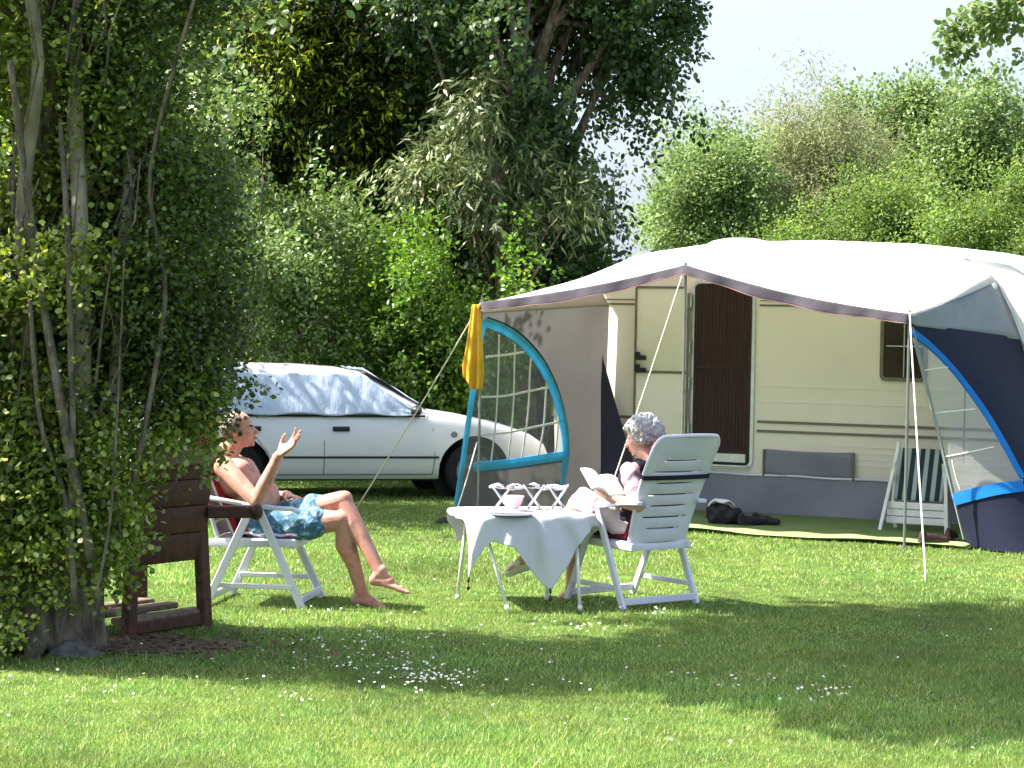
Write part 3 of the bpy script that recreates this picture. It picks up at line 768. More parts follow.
r = MB(); r.sphere((0, 0, .05), (.115, .085, .085), 18, 12)
o = smoothskin(r, 'rock', 'rock', voxel=.012, disp=lambda c: .018*np.sin(c[:, 0]*38)*np.cos(c[:, 1]*31 + c[:, 2]*22))
o.location = gnd(76, 655) - Vector((0, 0, .045)); o.rotation_euler = (0.1, .2, .4); o.scale = (1.25, 1, .8)
tag(o, 'grey rounded rock at the foot of the poplar', 'rock')

# --- hedge and trees behind the car
GB = 'trees and shrubs along the left background'
def bgtree(name, label, cat, seed, D, lobes, nclump, per, mat, clump_r, leaf, twig, trunk_px, h=3.0, rt=.12, **kw):
    kw.setdefault('cluster', 8); kw.setdefault('csig', .2); kw.setdefault('gaps', .35)
    ls = [px_lobe(l[0], l[1], D + (l[5] if len(l) > 5 else 0), l[2], l[3], l[4]) for l in lobes]
    x = at(trunk_px, 400, D).x; y = D
    tree(name, label, cat, seed, x, y, h, rt, rel(ls, x, y), nclump, per, mat, clump_r, leaf, twig, **kw)

bgtree('conifer_tree', 'tall dark conifer with yellow green tips on its drooping sprays', 'tree', 31, 27,
    [(330, 200, 75, 150, 1.4), (300, 60, 90, 110, 1.6), (390, 80, 80, 110, 1.4), (250, 170, 40, 120, 1.0), (340, -90, 130, 100, 1.6)],
    1100, 130, 'conifer_leaf', .18, (.10, .034), .6, 330, h=7.5, rt=.14, tips=True, bias=(0, -.35, -.05), droop=.25, flat=.6, shape='long', nlimb=14, shell=.45, cluster=5, csig=.28, gaps=.15)
bgtree('broadleaf_tree', 'huge dark broadleaf tree with branches overhanging the caravan against the sky', 'tree', 32, 25.5,
    [(550, 30, 100, 85, 1.8), (640, 45, 46, 52, .9), (575, 140, 36, 56, .8), (500, -60, 130, 90, 2.0), (470, 60, 60, 90, 1.6), (655, -62, 76, 60, 1.2), (688, 30, 14, 16, .4),
     (552, 205, 22, 36, .6), (622, 118, 14, 30, .5), (655, 100, 8, 24, .3)],
    1600, 52, 'dark_leaf', .17, (.078, .050), .36, 515, h=6.5, rt=.19, bias=(.2, 0, -.35), droop=.35, nlimb=46, shell=.25)
bgtree('laurel_shrub', 'tall grey green shrub with long drooping pale leaves above the bright bush', 'shrub', 33, 24.0,
    [(480, 125, 34, 40, .6), (445, 175, 26, 22, .5), (535, 190, 22, 34, .5), (362, 185, 14, 10, .3), (500, 228, 24, 20, .4)],
    150, 50, 'laurel_leaf', .16, (.15, .036), .34, 500, h=3.6, rt=.08, bias=(-.2, -.3, 0), droop=.8, shape='long', csig=.14, nlimb=12, shell=.55)
bgtree('round_bush', 'bright green bush of broad leaves left of the awning', 'bush', 34, 23.2,
    [(448, 285, 46, 46, .7), (420, 350, 44, 54, .6), (470, 340, 34, 54, .6), (478, 262, 22, 24, .4)],
    620, 56, 'bright_leaf', .16, (.062, .036), .26, 440, h=1.4, rt=.05, bias=(0, -.2, .1), nlimb=12, shell=.65)
bgtree('pale_shrub', 'loose shrub with small pale leaves on arching stems behind the car', 'shrub', 35, 23.6,
    [(330, 290, 62, 56, .7), (300, 350, 70, 50, .7), (372, 345, 40, 50, .6), (290, 225, 30, 30, .5)],
    360, 50, 'shrub_leaf', .17, (.070, .038), .32, 330, h=1.8, rt=.05, bias=(.1, -.2, .35), nlimb=18, shell=.55)
bgtree('leafy_shrub', 'bluish green shrub with fine twigs beside the poplar', 'shrub', 36, 22.6,
    [(250, 270, 48, 76, .7), (215, 330, 50, 70, .7), (272, 215, 34, 36, .5), (180, 200, 60, 90, .9)],
    360, 48, 'shrub_leaf', .18, (.062, .034), .34, 235, h=2.0, rt=.06, bias=(.3, -.2, .4), nlimb=18, shell=.55)
bgtree('dark_shrub', 'dark evergreen shrub in the shade right of the bright bush', 'shrub', 37, 25.2,
    [(540, 275, 40, 50, .8), (570, 292, 26, 26, .6), (500, 300, 40, 50, .6), (592, 270, 12, 7, .3)],
    230, 44, 'dark_leaf', .2, (.11, .05), .3, 545, h=2.0, rt=.07, nlimb=10, shell=.5)
# far-left trees behind the poplar
bgtree('hedgerow_tree', 'green tree standing behind the poplar at the left edge', 'tree', 38, 19,
    [(60, 120, 120, 160, 1.2), (20, 320, 100, 110, 1.0), (150, 60, 80, 120, 1.0)],
    420, 36, 'shrub_leaf', .3, (.10, .07), .4, 60, h=3.5, rt=.14, nlimb=12)
# clipped dark hedge: closes the view low down behind the shrubs
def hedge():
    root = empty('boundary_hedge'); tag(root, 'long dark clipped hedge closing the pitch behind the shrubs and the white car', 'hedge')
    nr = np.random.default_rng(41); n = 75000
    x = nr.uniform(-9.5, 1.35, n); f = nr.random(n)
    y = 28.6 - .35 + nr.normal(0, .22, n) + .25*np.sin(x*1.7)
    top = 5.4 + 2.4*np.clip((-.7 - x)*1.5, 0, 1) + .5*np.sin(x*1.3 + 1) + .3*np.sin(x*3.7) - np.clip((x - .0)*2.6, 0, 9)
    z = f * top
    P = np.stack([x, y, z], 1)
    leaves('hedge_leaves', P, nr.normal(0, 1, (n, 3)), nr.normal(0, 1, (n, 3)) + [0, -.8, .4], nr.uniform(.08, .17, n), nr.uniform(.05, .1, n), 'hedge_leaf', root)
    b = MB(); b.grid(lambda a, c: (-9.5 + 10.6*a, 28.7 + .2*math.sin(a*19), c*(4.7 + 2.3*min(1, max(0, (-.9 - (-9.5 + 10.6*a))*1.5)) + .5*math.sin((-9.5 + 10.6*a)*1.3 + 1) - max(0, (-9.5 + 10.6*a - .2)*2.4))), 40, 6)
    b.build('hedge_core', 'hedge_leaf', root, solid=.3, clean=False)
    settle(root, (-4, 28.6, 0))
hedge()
# dark low shed roof glimpsed beside the awning
b = MB()
p = at(585, 274, 26.5)
b.box((p.x - .1, 27.2, p.z/2 - .12), (1.3, 1.6, p.z - .28), mi=1)
b.add([(p.x - .85, 26.2, p.z - .26), (p.x + .65, 26.2, p.z + .0), (p.x + .65, 28.2, p.z + .06), (p.x - .85, 28.2, p.z - .2),
       (p.x - .85, 26.2, p.z - .18), (p.x + .65, 26.2, p.z + .09), (p.x + .65, 28.2, p.z + .15), (p.x - .85, 28.2, p.z - .12)],
      [(3, 2, 1, 0), (4, 5, 6, 7), (0, 1, 5, 4), (1, 2, 6, 5), (2, 3, 7, 6), (3, 0, 4, 7)])
o = b.build('garden_shed', ['shed_roof', 'wood_dark'], bevel=.01)
settle(o, (p.x, 27.2, 0)); tag(o, 'low shed with a dark blue roof glimpsed left of the awning roof', 'shed')

# --- trees beyond the caravan
GR = 'trees beyond the caravan'
def fartree(label, seed, D, lobes, nclump, per, mat, clump_r, leaf, twig, trunk_px, **kw):
    kw.setdefault('cluster', 11); kw.setdefault('csig', .35); kw.setdefault('gaps', .35); clump_r *= .5
    bgtree(kw.pop('name', 'field_tree'), label, 'tree', seed, D, lobes, nclump, per, mat, clump_r, leaf, twig, trunk_px, h=kw.pop('h', 5), rt=.22, group=GR, **kw)
fartree('bright green round tree nearest the overhanging branches beyond the caravan', 51, 46,
    [(712, 188, 26, 30, 1.3), (694, 226, 20, 28, 1.1), (736, 224, 26, 32, 1.3), (718, 160, 16, 16, .8), (680, 214, 8, 12, .5)], 800, 70, 'far_leaf', .42, (.085, .055), .6, 708)
fartree('feathery grey green willow rising above the caravan roof vent', 52, 48,
    [(808, 176, 28, 38, 1.3), (785, 215, 26, 36, 1.3), (840, 208, 36, 44, 1.5), (800, 142, 18, 16, .9), (830, 158, 22, 26, 1)], 1000, 72, 'willow_leaf', .5, (.15, .028), .9, 810, name='willow_tree',
    bias=(0, 0, -.1), droop=.45, shape='long')
fartree('tallest tree beyond the caravan with an open domed crown', 53, 54,
    [(878, 112, 34, 26, 1.6), (908, 150, 40, 40, 1.6), (930, 205, 46, 46, 1.6), (848, 112, 14, 12, .7), (880, 190, 40, 46, 1.4), (925, 120, 16, 16, .8)], 850, 70, 'far_leaf', .55, (.105, .07), .8, 885, h=7, nlimb=40, shell=.35)
fartree('dark green tree at the right edge of the row beyond the caravan', 54, 52,
    [(995, 145, 34, 36, 1.7), (1045, 135, 44, 40, 1.8), (965, 185, 34, 40, 1.4), (1050, 200, 50, 50, 1.6), (955, 145, 14, 14, .8)], 880, 70, 'shrub_leaf', .55, (.105, .07), .8, 1010, h=6, nlimb=26)
fartree('low yellow green bush in front of the trees at the right edge', 55, 40,
    [(1005, 232, 30, 22, 1.0), (965, 252, 30, 14, .9), (1045, 232, 36, 30, 1.1)], 620, 70, 'lime_leaf', .42, (.07, .04), .6, 1000, name='field_bush', h=2.4)
fartree('olive green bush between the willow and the domed tree', 56, 43,
    [(862, 250, 26, 14, .9), (905, 236, 24, 20, .9), (790, 262, 36, 6, .7), (888, 222, 16, 18, .8)], 700, 70, 'lime_leaf', .42, (.07, .04), .6, 870, name='field_bush', h=2.4)
def farhedge():
    nr = np.random.default_rng(61); n = 26000
    x = nr.uniform(-40, 60, n); z = nr.random(n)**1.3 * (3.0 + .6*np.sin(x*.7) + .4*np.sin(x*1.9))
    y = 75 + nr.normal(0, .8, n)
    o = leaves('distant_hedgerow', np.stack([x, y, z], 1), nr.normal(0, 1, (n, 3)), nr.normal(0, 1, (n, 3)) + [0, -.8, .4], nr.uniform(.3, .6, n), nr.uniform(.25, .45, n), 'hedge_leaf')
    tag(o, 'distant hedgerow along the far side of the field', 'hedgerow', kind='stuff')
farhedge()
# near tree whose twigs hang into the top right corner
def neartree():
    D = 15; x, y = 6.1, 15.2
    ls = [px_lobe(985, 12, D, 16, 10, .2), px_lobe(1015, 2, D, 22, 12, .3), px_lobe(962, 34, D, 7, 12, .1), px_lobe(1028, 62, D, 5, 8, .1), px_lobe(1090, 0, D, 40, 30, .5)]
    ls += [(x + .4, y + .3, 6.4, 1.9, 1.9, 1.8), (x - .2, y, 5.2, 1.5, 1.5, 1.0)]
    ls = [l + (wt,) for l, wt in zip(ls, (.5, .8, .35, .15, 1.6, 7, 5))]
    tree('overhanging_tree', 'near tree with pale leafy twigs hanging into the top right corner', 'tree', 71, x, y, 6.0, .16, rel(ls, x, y), 250, 34, 'far_leaf', .06, (.055, .038), .18, nlimb=34, shell=.2, droop=.3)
neartree()
# ================================================================== caravan
CV = 2.2           # its side stands 2.2 m behind the front edge of the awning
def K(u, z, d=0.0): return A(u, CV - d, z)       # d: how far proud of the side wall
def side_profile(u):
    """height of the caravan roof edge"""
    pts = [(-.28, .9), (-.22, 1.3), (-.12, 1.72), (0.02, 2.08), (.22, 2.34), (.6, 2.50), (1.2, 2.58), (2.2, 2.60), (3.2, 2.56), (3.6, 2.52), (3.9, 2.455), (4.08, 2.36), (4.2, 2.24), (4.33, 1.98), (4.44, 1.70), (4.6, 1.35), (4.72, 1.0)]
    for (a, b), (c, d) in zip(pts, pts[1:]):
        if u <= c: return b + (d - b)*max(0, (u - a))/(c - a)
    return pts[-1][1]
PROF_OLD = [(-.28, .9), (-.22, 1.3), (-.12, 1.72), (0.02, 2.08), (.22, 2.34), (.6, 2.50), (1.2, 2.58), (2.2, 2.60), (3.2, 2.56), (3.6, 2.52), (3.9, 2.455), (4.08, 2.36), (4.2, 2.24), (4.33, 1.98), (4.44, 1.70), (4.6, 1.35), (4.72, 1.0), (4.74, .42), (-.26, .42)]
cv = empty('caravan'); tag(cv, 'cream touring caravan with brown trim lines and its stable door open under the awning', 'caravan')
RAIL = PROF_OLD[0:17]
PROF = PROF_OLD[:10] + [(4.0, 2.475), (4.3, 2.42), (4.52, 2.30), (4.68, 2.08), (4.80, 1.75), (4.88, 1.35), (4.92, 1.0), (4.92, .375), (-.26, .375)]
def P_body(a, b, d): return A(a, CV + d, b)
b = MB(); b.prism(PROF, P_body, 0.0, 2.2); b.build('body', 'caravan_wall', cv, bevel=.03, smooth=True)
# roof skin a little proud, with crown
b = MB()
top = PROF[1:14]
b.grid(lambda s, t: A(top[min(12, int(round(s*12)))][0], CV - .004 + 2.208*t, top[min(12, int(round(s*12)))][1] + .006 + .10*math.sin(PI*t)), 12, 8)
rf = b.build('roof', 'caravan_roof', cv, smooth='all')
b = MB(); q = at(738, 240, 20.9)
b.lathe((0, 0, 0), [(.36, 0), (.36, .05), (.30, .10), (.16, .145), (0.0, .15)], 24)
vt = b.build('roof_vent', 'white_plastic', rf, smooth='all'); 
vv = A(1.42, CV + .75, 2.625)
vt.data.transform(Matrix.Translation(vv) @ AU.to_track_quat('X', 'Z').to_matrix().to_4x4() @ Matrix.Diagonal((.95, .8, .62, 1)))
# awning rail round the side
b = MB(); rp = [K(u, z - .01, .012) for u, z in RAIL]
b.tube(rp, .016, 6); b.build('awning_rail', 'aluminium', cv, smooth='all')
# trim lines
def strip(u0, u1, z, h, mat, name, d=.008, par=cv):
    b = MB(); b.prism([(u0, z - h/2), (u1, z - h/2), (u1, z + h/2), (u0, z + h/2)], lambda a, bb, dd: K(a, bb, dd), .001, d)
    return b.build(name, mat, par)
strip(.05, 1.17, 2.03, .018, 'caravan_trim', 'trim_line'); strip(1.90, 4.15, 2.03, .018, 'caravan_trim', 'trim_line')
strip(.05, 1.17, 2.075, .01, 'caravan_trim', 'trim_line'); strip(1.90, 4.1, 2.075, .01, 'caravan_trim', 'trim_line')
for z in (.905, .815):
    strip(-.2, 1.17, z, .026, 'caravan_trim', 'trim_line'); strip(1.90, 4.72, z, .026, 'caravan_trim', 'trim_line', .012)
for z in (.70, .64, .58, .52):
    strip(2.55, 4.72, z, .006, 'caravan_wall', 'trim_line', .006)
# doorway: frame, dark fly screen, step
def ring(u0, u1, z0, z1, wd, d0, d1, rad=.08):
    """rounded rectangular frame"""
    def rr(u0, u1, z0, z1, r_):
        out = []
        for cx_, cz_, a0 in ((u1 - r_, z0 + r_, -90), (u1 - r_, z1 - r_, 0), (u0 + r_, z1 - r_, 90), (u0 + r_, z0 + r_, 180)):
            for k in range(5): t = R(a0 + 22.5*k); out.append((cx_ + r_*math.cos(t), cz_ + r_*math.sin(t)))
        return out
    o_ = rr(u0, u1, z0, z1, rad); i_ = rr(u0 + wd, u1 - wd, z0 + wd, z1 - wd, max(.01, rad - wd))
    n = len(o_); b = MB()
    vs = [K(*p, d1) for p in o_] + [K(*p, d1) for p in i_] + [K(*p, d0) for p in o_] + [K(*p, d0) for p in i_]
    fs = []
    for k in range(n):
        j = (k + 1) % n
        fs += [(k, j, n + j, n + k), (2*n + k, 3*n + k, 3*n + j, 2*n + j), (k, 2*n + k, 2*n + j, j), (n + k, n + j, 3*n + j, 3*n + k)]
    b.add(vs, fs); return b, i_
b, inner = ring(1.205, 1.865, .44, 2.27, .032, -.01, .022)
df = b.build('door_frame', 'aluminium', cv, smooth=True)
b, inner2 = ring(1.237, 1.833, .475, 2.238, .014, -.01, .012, .06)
b.build('door_seal', 'black_plastic', df, smooth=True)
b = MB(); b.prism(inner2, lambda a, bb, d: K(a, bb, d), .002, .006)
b.build('fly_screen', 'door_dark', cv)
b = MB()
for k in range(16):
    u = 1.262 + k*.0365; b.bar(K(u, .62, .007), K(u, 2.21, .007), .026, .012, AU, bev=.35)
b.bar(K(1.25, 1.42, .016), K(1.82, 1.42, .016), .03, .012, (0, 0, 1))
b.build('screen_pleats', 'door_dark', cv)
b = MB(); b.prism([(1.27, .50), (1.80, .50), (1.80, .585), (1.27, .585)], lambda a, bb, d: K(a, bb, d), .004, .05)
b.prism([(1.25, .455), (1.82, .455), (1.82, .475), (1.25, .475)], lambda a, bb, d: K(a, bb, d), .004, .08)
b.build('door_sill', 'aluminium', cv, bevel=.006)
# stable door leaves folded open against the wall, hinged at the left jamb
dr = empty('stable_door'); dr.parent = cv
def leaf(z0, z1, nm):
    b = MB(); p = [(.665, z0), (1.195, z0), (1.195, z1), (.665, z1)]
    if z1 > 2: p = [(.665, z0), (1.195, z0), (1.195, z1 - .05), (1.15, z1), (.665, z1)]
    b.prism(p, lambda a, bb, d: K(a, bb, .03 + d + (1.195 - a)*.14), 0, .035)
    o = b.build(nm, 'caravan_wall', dr, bevel=.008, smooth=True)
leaf(.50, 1.352, 'lower_leaf'); leaf(1.372, 2.20, 'upper_leaf')
b = MB()
for (p0, p1) in (((.668, .52), (.668, 2.19)), ((1.19, .52), (1.19, 2.14)), ((.67, 1.362), (1.19, 1.362)), ((.67, 2.195), (1.15, 2.195))):
    b.bar(K(p0[0], p0[1], .07 + (1.195 - p0[0])*.14), K(p1[0], p1[1], .07 + (1.195 - p1[0])*.14), .022, .014, (0, 0, 1) if p0[1] == p1[1] else AU)
b.build('door_edging', 'caravan_trim', dr)
b = MB()
for z in (1.50, 1.38):
    b.box(K(.74, z, .17), (.11, .035, .045), AU.to_track_quat('X', 'Z').to_matrix())
    b.box(K(.70, z + .02, .165), (.05, .04, .075), AU.to_track_quat('X', 'Z').to_matrix())
b.build('door_handle', 'black_plastic', dr, bevel=.008)
for z in (.75, 1.2, 1.55, 2.0):
    b = MB(); b.tube([K(1.205, z, .05), K(1.205, z + .12, .05)], .014, 8); b.build('hinge', 'aluminium', dr)
# side window
b, inn = ring(3.10, 3.55, 1.33, 1.93, .035, -.01, .02, .06)
wf = b.build('window_frame', 'caravan_trim', cv, smooth=True)
b = MB(); b.prism(inn, lambda a, bb, d: K(a, bb, d), .002, .010); b.build('window_pane', 'caravan_glass', wf)
b = MB(); b.bar(K(3.16, 1.66, .014), K(3.5, 1.66, .014), .012, .01, (0, 0, 1)); b.bar(K(3.33, 1.37, .014), K(3.33, 1.9, .014), .012, .01, AU)
b.build('window_bar', 'aluminium', wf)
# panoramic end window on the sloping right end
b = MB()
def E(s, t, d=0):   # s across the end 0..1, t along the slope
    u = 4.66 + (4.86 - 4.66)*t; z = 2.08 + (1.40 - 2.08)*t
    return A(u + d*.9, CV + .08 + 2.04*s, z + d*.44)
for s0, s1 in ((0.02, .30), (.33, .67), (.70, .98)):
    b.add([E(s0, .05, .03), E(s1, .05, .03), E(s1, .95, .03), E(s0, .95, .03), E(s0, .05, .01), E(s1, .05, .01), E(s1, .95, .01), E(s0, .95, .01)],
          [(0, 1, 2, 3), (7, 6, 5, 4), (0, 4, 5, 1), (1, 5, 6, 2), (2, 6, 7, 3), (3, 7, 4, 0)])
b.build('end_window', 'blue_glass', cv)
b = MB(); b.prism([(4.44, 2.14), (4.60, 2.12), (4.74, 1.80), (4.56, 1.80)], lambda a, bb, d: K(a, bb, d), .002, .014)
b.build('corner_window', 'blue_glass', cv)
b = MB(); b.prism([(3.86, 2.462), (4.0, 2.468), (4.3, 2.412), (4.51, 2.292), (4.67, 2.07), (4.79, 1.74), (4.87, 1.34), (4.90, 1.0), (4.66, 1.0), (4.52, 1.42), (4.38, 1.74), (4.24, 2.03), (4.12, 2.24), (4.0, 2.38)], lambda a, bb, d: K(a, bb, d), .001, .005)
b.build('front_cap', 'caravan_roof', cv)
b = MB(); b.tube([K(u, z + .004, .0) for u, z in PROF[8:15]], .022, 8); b.build('roof_edge', 'caravan_roof', cv, smooth='all')
# panel joints and ribs pressed into the lower wall
for u in (2.62, 3.9): strip(u, u + .012, 1.24, 2.1 - .78, 'caravan_trim', 'panel_joint', .003) if u > 3.8 else None
for z in (1.10, 1.25): strip(1.90, 4.6, z, .005, 'caravan_wall', 'pressed_rib', .005)
for u, z in ((2.3, 2.16), (3.0, 2.16)): b = MB(); b.box(K(u, z, .008), (.10, .02, .025), AU.to_track_quat('X', 'Z').to_matrix()); b.build('awning_light', 'white_plastic', cv, bevel=.004)
# grey skirt and wheel arch cover
def skirtf(s, t):
    u = -.3 + 5.0*s; z = .39 - .385*t
    return K(u, z, .03 + .05*t + .035*t*math.sin(u*4.1 + t*2.4) + .015*math.sin(u*9 - t*3)*t)
b = MB(); b.grid(skirtf, 110, 12); sk = b.build('skirt', 'skirt_grey', cv, smooth='all', solid=.004)
b = MB(); b.tube([K(-.3 + 5.0*k/40, .392 + .004*math.sin(k), .035) for k in range(41)], .012, 6); b.build('skirt_cord', 'white_plastic', sk, smooth='all')
b = MB(); b.grid(lambda s, t: K(1.98 + .90*s, .39 + .255*t - .012*math.sin(s*PI)*t, .03 + .012*math.sin(s*7 + t*3)), 16, 6)
b.build('wheel_cover', 'skirt_grey', cv, smooth='all', solid=.006)
for u_ in (1.985, 2.875): b = MB(); b.tube([K(u_, .38, .05), K(u_, .643, .045)], .010, 6); b.build('cover_edge', 'caravan_trim', cv)
# wheels and hitch hidden by the skirt but there from the side
for dv in (.18, 2.02):
    b = MB()
    b.lathe((0, 0, 0), [(0, -.08), (.16, -.08), (.26, -.09), (.30, -.06), (.30, .06), (.26, .09), (.16, .08), (0, .08)], 28)
    o = b.build('wheel', 'rubber', cv, smooth=True)
    o.data.transform(Matrix.Translation(A(2.4, CV + dv, .30)) @ AN.to_track_quat('Z', 'Y').to_matrix().to_4x4())
settle(cv, A(2.2, CV + 1.1, 0))

# ================================================================== awning
aw = empty('awning'); tag(aw, 'caravan awning with white roof, grey and navy side panels and blue edged windows', 'awning')
def lerp(a, b, t): return a + (b - a)*t
def front_z(u):
    if u < 1.975: t = u/1.975; return lerp(1.985, 2.325, t) - .035*math.sin(PI*t)
    t = (u - 1.975)/1.975; return lerp(2.325, 1.925, t) - .05*math.sin(PI*t)
RU0, RU1 = .16, 4.18
def roof(s, t):
    uf = 3.95*s; ub = lerp(RU0, RU1, s)
    u = lerp(uf, ub, t); zf = front_z(uf); zb = side_profile(ub) + .012
    z = lerp(zf, zb, t) - .05*math.sin(PI*t)*(.4 + .6*math.sin(PI*s)) + (.010*math.sin(s*23 + t*5) + .005*math.sin(s*61 - t*9))*math.sin(PI*t)
    return A(u, CV*t - .0 , z)
b = MB(); b.grid(roof, 64, 24)
cano = b.build('canopy', 'canopy_white', aw, smooth='all', solid=.004)
for s_ in (.165, .335, .5, .665, .835):
    b = MB(); b.grid(lambda a, c, s_=s_: roof(s_ + (c - .5)*.006, a) + Vector((0, 0, .005)), 24, 1); b.build('seam', 'canopy_white', cano, smooth='all', solid=.003)
# valance along the front edge
def val(s, t):
    u = 3.95*s; drop = .076 + .020*math.sin(PI*min(1, abs(s - .5)*2)) + .005*math.sin(s*40)
    sw = .014*math.sin(s*31 + 2*math.sin(s*9))*t + .012*math.sin(s*77 + 3*math.sin(s*13))*t
    return A(u, -.012 - sw - .03*t, front_z(u) + .008 - drop*t)
b = MB(); b.grid(val, 120, 6); b.build('valance', 'valance_grey', aw, smooth='all', solid=.004)
b = MB(); b.tube([val(k/120, 1) for k in range(121)], .0045, 6); b.build('valance_piping', 'piping_pink', aw, smooth='all')
b = MB(); b.tube([A(3.95*k/80, .01, front_z(3.95*k/80) - .004) for k in range(81)], .012, 8); b.build('front_tube', 'steel_tube', aw, smooth='all')

def bern(pts, t):
    pts = [Vector(p) for p in pts]
    while len(pts) > 1: pts = [a.lerp(c, t) for a, c in zip(pts, pts[1:])]
    return pts[0]
# side panels: parameter a front->back, b top->bottom
def left_wave(a, b_): return .03*math.sin(a*9 + b_*2)*b_
def SL(a, b_):
    top = A(.0, .02, 1.90).lerp(A(.33, 2.17, 2.02), a); top.z -= .0
    bot = bern([A(-.36, .15, .02), A(-.34, .8, .01), A(.1, 1.6, .01), A(.30, 2.17, .02)], a)
    p = top.lerp(bot, b_); p += AU*(-.10*math.sin(PI*b_)*math.sin(PI*a) + left_wave(a, b_)); return p
def SR(a, b_):
    top = A(3.95, .02, 1.86).lerp(A(4.40, 2.17, 1.76), a)
    bot = bern([A(4.35, .42, .03), A(4.9, -.35, .0), A(5.5, .2, -.0), A(4.98, 2.17, .02)], a)
    p = top.lerp(bot, b_); p += AU*(.04*math.sin(PI*b_)*math.sin(PI*a) + .02*math.sin(a*11 + 3)*b_); return p
def inv(S, px, py):
    best = None; lo = (0, 1, 0, 1)
    for it in range(5):
        n = 14
        for i in range(n + 1):
            for j in range(n + 1):
                a = lerp(lo[0], lo[1], i/n); c = lerp(lo[2], lo[3], j/n)
                x, y = proj(S(a, c)); d = (x - px)**2 + (y - py)**2
                if best is None or d < best[0]: best = (d, a, c)
        da = (lo[1] - lo[0])/n*1.5; dc = (lo[3] - lo[2])/n*1.5
        lo = (max(0, best[1] - da), min(1, best[1] + da), max(0, best[2] - dc), min(1, best[2] + dc))
    return best[1], best[2]
def smoothpoly(pts, n=8):
    out = []
    for k in range(len(pts) - 1):
        p0 = pts[max(k-1, 0)]; p1 = pts[k]; p2 = pts[k+1]; p3 = pts[min(k+2, len(pts)-1)]
        for q in range(n):
            t = q/n
            out.append(tuple(.5*((2*p1[i]) + (p2[i]-p0[i])*t + (2*p0[i]-5*p1[i]+4*p2[i]-p3[i])*t*t + (3*p1[i]-p0[i]-3*p2[i]+p3[i])*t**3) for i in (0, 1)))
    out.append(tuple(pts[-1])); return out
def inpoly(x, y, P_):
    c = False; n = len(P_)
    for i in range(n):
        x1, y1 = P_[i]; x2, y2 = P_[i-1]
        if (y1 > y) != (y2 > y) and x < (x2 - x1)*(y - y1)/(y2 - y1) + x1: c = not c
    return c
def nrm(S, a, c, e=.004):
    p = S(a, c); x = S(min(1, a + e), c) - S(max(0, a - e), c); y = S(a, min(1, c + e)) - S(a, max(0, c - e))
    return x.cross(y).normalized()
def ribbon(S, line, wd, name, mat, par, d=.006, th=.004, taper=None):
    b = MB(); L_ = []; n = len(line)
    for k, (a, c) in enumerate(line):
        p = S(a, c); a0, c0 = line[max(k-1, 0)]; a1, c1 = line[min(k+1, n-1)]
        tg = (S(a1, c1) - S(a0, c0)).normalized(); nn = nrm(S, a, c); sd = nn.cross(tg).normalized()
        wk = wd*(taper(k/(n-1)) if taper else 1)
        L_.append([p + sd*wk/2 + nn*(d+th), p - sd*wk/2 + nn*(d+th), p - sd*wk/2 - nn*(d+th), p + sd*wk/2 - nn*(d+th)])
    vs = [v for l in L_ for v in l]; fs = []
    for k in range(n-1):
        for q in range(4): fs.append((4*k + q, 4*k + (q+1) % 4, 4*k + 4 + (q+1) % 4, 4*k + 4 + q))
    fs += [(0, 3, 2, 1), (4*n-4, 4*n-3, 4*n-2, 4*n-1)]
    b.add(vs, fs); return b.build(name, mat, par, clean=True)
def panel(S, name, mat, win, wmat, nu=150, nv=150):
    b = MB(); b.grid(S, nu, nv, skip=lambda a, c: inpoly(a, c, win))
    o = b.build(name, mat, aw, smooth='all', clean=False)
    b = MB(); b.grid(lambda a, c: S(a, c) + nrm(S, a, c)*.001, nu, nv, skip=lambda a, c: not inpoly(a, c, win))
    w_ = b.build('window', wmat, o, smooth='all', clean=False)
    return o, w_
# ---- left panel
arc = [inv(SL, *p) for p in ((485, 322), (505, 330), (524, 344), (540, 363), (552, 386), (560, 410), (565, 435), (566, 455))]
arc = smoothpoly(arc)
front = [(0.004, arc[0][1]), (0.004, inv(SL, 474, 465)[1])]
base = [inv(SL, *p) for p in ((566, 455), (540, 459), (505, 464), (474, 467))]
base = smoothpoly(base)
fy = inv(SL, 474, 467)[1]
win = [(0.0, arc[0][1])] + arc + base + [(0.0, fy)]
pl, wl = panel(SL, 'side_panel', 'panel_taupe', win, 'clear_plastic_left')
pl['label'] = 'grey left side panel seen from inside'
ribbon(SL, arc, .085, 'window_edging', 'trim_cyan', pl)
ribbon(SL, [(a + .012, c - .018) for a, c in arc], .028, 'dark_piping', 'panel_navy', pl, d=.004)
ribbon(SL, base, .085, 'window_edging', 'trim_cyan', pl, d=.007)
ribbon(SL, [(0.02, .04 + .95*k/20) for k in range(21)], .07, 'window_edging', 'trim_cyan', pl, d=.008)
e0 = inv(SL, 566, 455); e1 = inv(SL, 560, 505)
ribbon(SL, [(lerp(e0[0], e1[0], k/8), lerp(e0[1], e1[1], k/8)) for k in range(9)], .085, 'window_edging', 'trim_cyan', pl, taper=lambda t: 1 - .75*t)
def mesh_lines(S, segs, par, wd=.020, mat='rope_white'):
    for sg in segs:
        b = MB(); pts = smoothpoly([inv(S, *p) for p in sg], 5)
        for k in range(len(pts)-1):
            p, q = S(*pts[k]), S(*pts[k+1]); nn = nrm(S, *pts[k]); b.bar(p - (q-p)*.05, q + (q-p)*.05, wd, .008, nn.cross(q - p))
        b.build('glazing_bar', mat, par)
